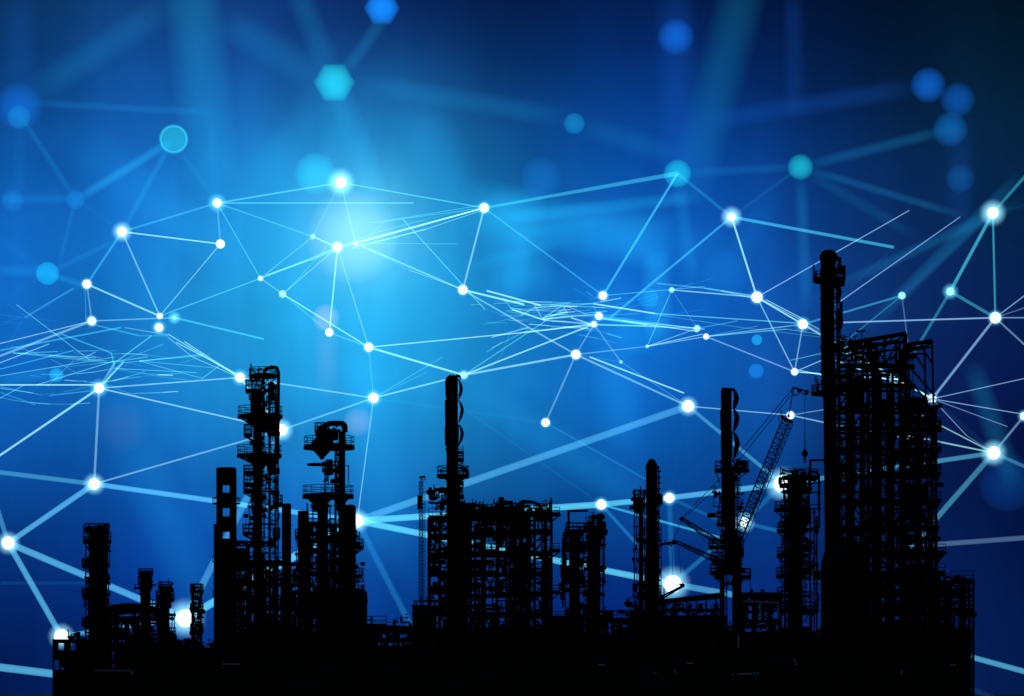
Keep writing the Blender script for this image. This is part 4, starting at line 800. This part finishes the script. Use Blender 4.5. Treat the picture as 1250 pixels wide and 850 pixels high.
web('fan of hair thin lines between the brightest glow and the high centre node',[
 (440,296,591,254,1,'w'),(430,303,520,280,1,'w'),(520,280,591,256,1,'w'),(448,291,470,270,.8),(470,270,591,250,.9),(412,302,455,285,.8),(455,285,520,268,.8),(520,268,588,252,.8),(325,336,382,316,.9,'w'),(382,316,410,303,.9,'w'),(382,289,405,300,1),(400,300,350,356,.8),(440,300,500,330,.8),(500,330,562,352,.8,'w')],232)
web('sparse thin lines crossing in the sky around the specks right of centre',[
 (736,361,860,350,.8),(745,375,870,340,1,'s'),(800,384,905,400,.9),(905,400,1005,412,.8),(862,411,925,398,.8),(700,372,780,352,.9,'s'),(760,392,852,405,1,'w'),(790,423,858,408,1,'w'),(880,355,918,364,1.2,'w'),(935,366,985,392,1,'w'),(960,402,1000,408,.8),(965,440,1010,430,1),(975,452,1060,470,1,'w'),(1020,440,1100,470,1.2,'w'),(1028,420,1075,448,1,'w'),(1030,430,1135,485,2,'w')],236)
web('long faint lines fanning over the left edge below the small cyan disc',[
 (-5,360,60,395,1.4,'s'),(-5,400,95,352,1.2,'s'),(-5,392,120,402,1.4,'s'),(20,372,110,440,1),(-5,452,90,428,1.2,'c'),(-5,460,140,436,1),(-5,489,30,470,1),(20,500,65,452,.9,'s'),(60,483,122,476,2,'c'),(-5,445,60,420,1.4,'w'),(125,470,150,440,1.4,'c'),(150,440,200,420,1),(140,450,240,455,.9),(205,412,235,436,1.1,'w'),(235,436,290,460,1.1,'w'),(215,418,292,458,1,'w')],238)
RB=random.Random(5)
def bundle(x0,x1,y0,y1,n,ln):
    out=[]
    for _ in range(n):
        x=RB.uniform(x0,x1); y=RB.uniform(y0,y1); a=RB.gauss(-.02,.14); l=RB.uniform(.6,1.2)*ln; da=RB.uniform(-.07,.07)
        for k in range(5):
            nx,ny=x+l/5*math.cos(a),y+l/5*math.sin(a); out.append((x,y,nx,ny,RB.uniform(.9,1.6),RB.choice('tttsw'))); x,y=nx,ny; a+=da
    return out
web('swarm of short curved cyan strands at the left around the node pair foot',bundle(-20,140,405,485,16,110),242)
web('swarm of short curved pale strands left of the two tangle nodes',bundle(570,680,368,408,16,110),242)
# ---- blurred far beams and discs
FB=glow('far_beam',(.004,.11,.22),.40,3.2,fade=.25); FB2=glow('far_violet_beam',(.003,.03,.16),.45,3,fade=.25); FB3=glow('far_bright_beam',(.008,.23,.40),.50,3.0,fade=.2); PKB=glow('pinkish_beam',(.20,.14,.12),.45,2,fade=.3)
def far(a,b,w_,mat,lab,w2=None,Y=330):
    Y=3*(Y+R.uniform(-25,25)); pa,pb=P(*a,Y),P(*b,Y+R.uniform(-30,30)); c=(pa+pb)/2; h=(pb-pa).length/2; m=MB(); m.tube((0,0,-h*1.06),(0,0,h*1.06),w_*.78*Y/F,24,r2=(w2 or w_)*.78*Y/F,cap=False)
    o=m.obj('blurred_ray',mat,loc=c,smooth=True); o.rotation_mode='QUATERNION'; o.rotation_quaternion=(pb-pa).to_track_quat('Z','Y'); tag(o,lab,'light beam','wide blurred beams far behind')
for a in [((458,410),(470,700),55,FB,'broad pale shaft falling through the sky left of the central stack'),((620,230),(640,360),60,FB3,'broad short shaft of light above the tangle'),((700,250),(905,330),60,FB,'wide slanting veil of light right of high centre node'),((560,250),(820,300),50,FB3,'wide level veil of light right of high centre node'),((560,470),(800,620),40,FB,'wide veil of light falling between central stack and pointed column'),((330,150),(345,420),50,FB,'broad soft shaft left of the brightest glow'),((505,120),(600,330),50,FB,'broad soft shaft right of the brightest glow'),((80,160),(300,330),50,FB,'wide veil slanting across the upper left'),((745,330),(760,560),46,FB,'broad soft shaft right of the tangle'),((800,300),(805,420),26,FB3,'short cyan shaft beside the specks'),((150,520),(260,760),50,FB,'wide faint veil above the lattice tower'),((230,-60),(262,255),50,FB3,'broad vertical cyan beam above the ringed disc'),((215,0),(30,120),30,FB,'blurred beam slanting down left at the top left'),((265,20),(400,102),34,FB,'blurred beam running into the left of the cyan hexagon'),
 ((360,-20),(403,90),26,FB,'blurred beam dropping into the top of the cyan hexagon'),((470,20),(420,90),14,FB,'short blurred beam from blue top disc to cyan hexagon'),((255,130),(264,245),13,FB,'faint vertical beam above node right of ringed disc'),
 ((210,172),(95,243),9,FB3,'soft beam from ringed disc down to dark centred spot'),((210,172),(149,283),6,FB3,'slim soft beam from ringed disc to node below it'),((212,172),(265,248),5,FB3,'slim soft beam from ringed disc to node at right'),((210,188),(208,275),17,FB,'faint vertical beam hanging under ringed disc'),
 ((24,140),(92,243),6,FB,'slim faint beam from left blue disc to dark centred spot'),((25,125),(270,138),8,FB,'faint level beam along the upper left'),((25,140),(22,250),14,FB,'faint vertical beam under left blue disc'),((22,-20),(24,120),34,FB2,'dim vertical beam at top left corner'),
 ((92,243),(149,283),6,FB3,'short soft beam right of the dark centred spot'),((92,243),(72,325),5,FB,'faint beam under the dark centred spot'),((-5,243),(92,243),9,FB,'soft level beam left of the dark centred spot'),((-5,290),(58,334),9,FB,'soft beam from left edge to small cyan disc'),((58,334),(106,350),7,FB3,'short soft beam right of small cyan disc'),
 ((58,334),(-5,370),8,FB,'soft beam from small cyan disc down to left edge'),((58,334),(149,290),6,FB,'soft beam rising right of small cyan disc'),((-5,330),(58,332),12,FB,'level soft beam left of small cyan disc'),((-5,465),(70,455),12,FB3,'short soft beam left of small square cyan spot'),
 ((408,102),(300,240),34,FB,'broad soft beam falling left of the cyan hexagon'),((410,102),(470,270),26,FB3,'broad soft beam falling right of the cyan hexagon'),((430,100),(700,145),22,FB,'broad soft beam running right of the cyan hexagon'),((700,150),(830,190),24,FB,'soft level beam right of the teal disc'),
 ((398,388),(400,480),20,PKB,'pale pinkish vertical smear under the pinkish spot'),((827,215),(845,345),15,FB3,'vertical soft beam under left cyan disc of right half'),((600,268),(860,240),14,FB3,'level cyan streak right of high centre node'),((590,300),(760,262),16,FB,'second level cyan streak right of high centre node'),((640,270),(625,380),24,FB,'wide vertical streak above the tangle'),
 ((977,210),(985,385),13,FB,'vertical soft beam under right cyan disc'),((827,212),(977,204),9,FB,'level soft beam between the two cyan discs'),((977,204),(1160,158),11,FB,'soft beam from right cyan disc to blue trio'),((977,204),(1180,265),8,FB,'soft beam falling right from right cyan disc'),((977,206),(1120,290),12,FB,'second soft beam falling right from right cyan disc'),
 ((824,-40),(828,260),38,FB2,'dim vertical beam between blue disc and cyan disc'),((920,-60),(835,260),44,FB,'broad dim beam slanting through the upper right'),((968,-20),(970,150),20,FB2,'dim violet vertical beam upper right'),((1185,440),(1240,600),22,FB,'dim slanting beam behind the right edge'),
 ((1250,210),(1060,400),14,FB,'wide dim beam running down left from right edge'),((1250,245),(1020,350),12,FB,'second wide dim beam from right edge'),((940,240),(890,330),26,FB,'dim slanting beam under hazy node'),((1172,150),(1172,300),26,FB2,'dim vertical beam under blue trio'),((850,150),(1130,105),20,FB2,'dim level beam left of blue trio'),
 ((410,90),(410,220),30,FB3,'vertical glow beam between hexagon and bright node'),((700,290),(560,330),14,FB,'soft streak above node of central stack'),((440,410),(440,560),40,FB,'broad faint vertical beam above the middle gap')]:
    far(*a)
def disc(px,py,r,col,st,lab,p=.35,Y=320,hexa=False,ring=False):
    Y=3*(Y+R.uniform(-20,20)); s=Y/F; mat=glow('bokeh_light',col,st,p); m=MB()
    if hexa:
        rr=r*s*1.08; m.lathe([(rr*math.sin(math.pi*i/16),-rr*math.cos(math.pi*i/16)) for i in range(17)],(0,0,0),6,'y'); m.v=[(v[2],v[1],v[0]) for v in m.v]
    else: m.ball((0,0,0),r*s,28,16)
    o=m.obj('light_disc',mat,loc=P(px,py,Y),smooth=True)
    if ring:
        e=bpy.data.objects.new('light_disc',None); COL.objects.link(e); e.location=o.location; tag(e,lab,'light disc','blurred light discs'); o.parent=e; o.location=(0,0,0); o.name='glow'
        m=MB(); m.ring((0,0,0),r*s*.87,.28,28,'y',6); m.obj('ring',glow('ring_light',(.04,.5,.45),.45,.8),e,smooth=True)
    else: tag(o,lab,'light disc','blurred light discs')
CY=(.01,.58,.64); BU=(.005,.17,.85)
for a in [(408,101,24,CY,.85,'cyan hexagonal light spot at the upper left of the sky',1.5,320,True),(212,170,18,(.01,.34,.34),.75,'teal light disc with a bright ring outline',.3,320,False,True),(466,10,21,(.005,.25,1.0),.95,'blue hexagonal light spot at the top edge',1.6,320,True),
 (825,45,23,BU,.5,'solitary blurred blue disc near the top right of centre',2),(701,151,13,(.005,.22,.42),.6,'small teal disc alone in the upper middle',.8),(827,212,17,CY,.62,'cyan disc at the upper right of centre',1.2),(977,204,16,CY,.62,'cyan disc above the hazy node',1.5),
 (1133,104,22,BU,.5,'leftmost blurred blue disc of the upper right trio',1.9),(1169,122,22,BU,.33,'middle blurred blue disc of the upper right trio',1.9),(1160,158,22,(.005,.2,.7),.4,'lowest blurred blue disc of the upper right trio',1.9),(1172,218,18,(.003,.12,.4),.3,'very faint blue spot under the blue trio',1.5),
 (23,130,30,BU,.38,'dim blurred blue disc at the upper left edge',2),(23,143,14,CY,.15,'small faint cyan disc overlapping the upper left blue one',.6),(58,334,14,(.005,.40,.65),.62,'small cyan disc left of the node pair',.4),(92,244,12,(.005,.2,.5),.4,'faint blue spot below left blue disc',1),(15,245,14,(.005,.2,.5),.3,'faint blue spot at the left edge',1.2),
 (385,212,26,(.01,.5,.6),.5,'faint turquoise spot left of node below hexagon',1.6),(660,218,26,(.004,.12,.4),.4,'large faint blue spot right of high centre node',1.5),(924,415,6.5,(.01,.42,.7),.6,'tiny solid cyan disc left of ringed node',.25),(923,453,9,(.005,.2,.62),.55,'small blue disc below the tiny cyan disc',.25),
 (69,458,9,(.01,.45,.75),.6,'small cyan spot inside the left web',.8),(885,335,30,(.005,.12,.35),.25,'large faint spot right of the web of threads',1.2),(791,364,13,(.01,.3,.5),.4,'square faint cyan spot above the specks',.8),(398,388,17,(.35,.22,.2),.5,'pinkish blurred spot in the bright area',1.6),(437,515,18,(.22,.15,.13),.45,'fainter pinkish spot right of hopper tower top',1.8),
 (150,520,34,(.05,.06,.08),.25,'faint greyish spot right of the left node',2),(1230,590,36,(.002,.06,.28),.35,'dim blue spot under brightest right edge node',1.5),(430,290,58,(.35,.5,.5),.42,'large pale flare around the brightest nodes',2.2),(780,405,30,(.004,.2,.4),.3,'faint cyan haze spot right of the tangle',1.6)]:
    disc(*a)
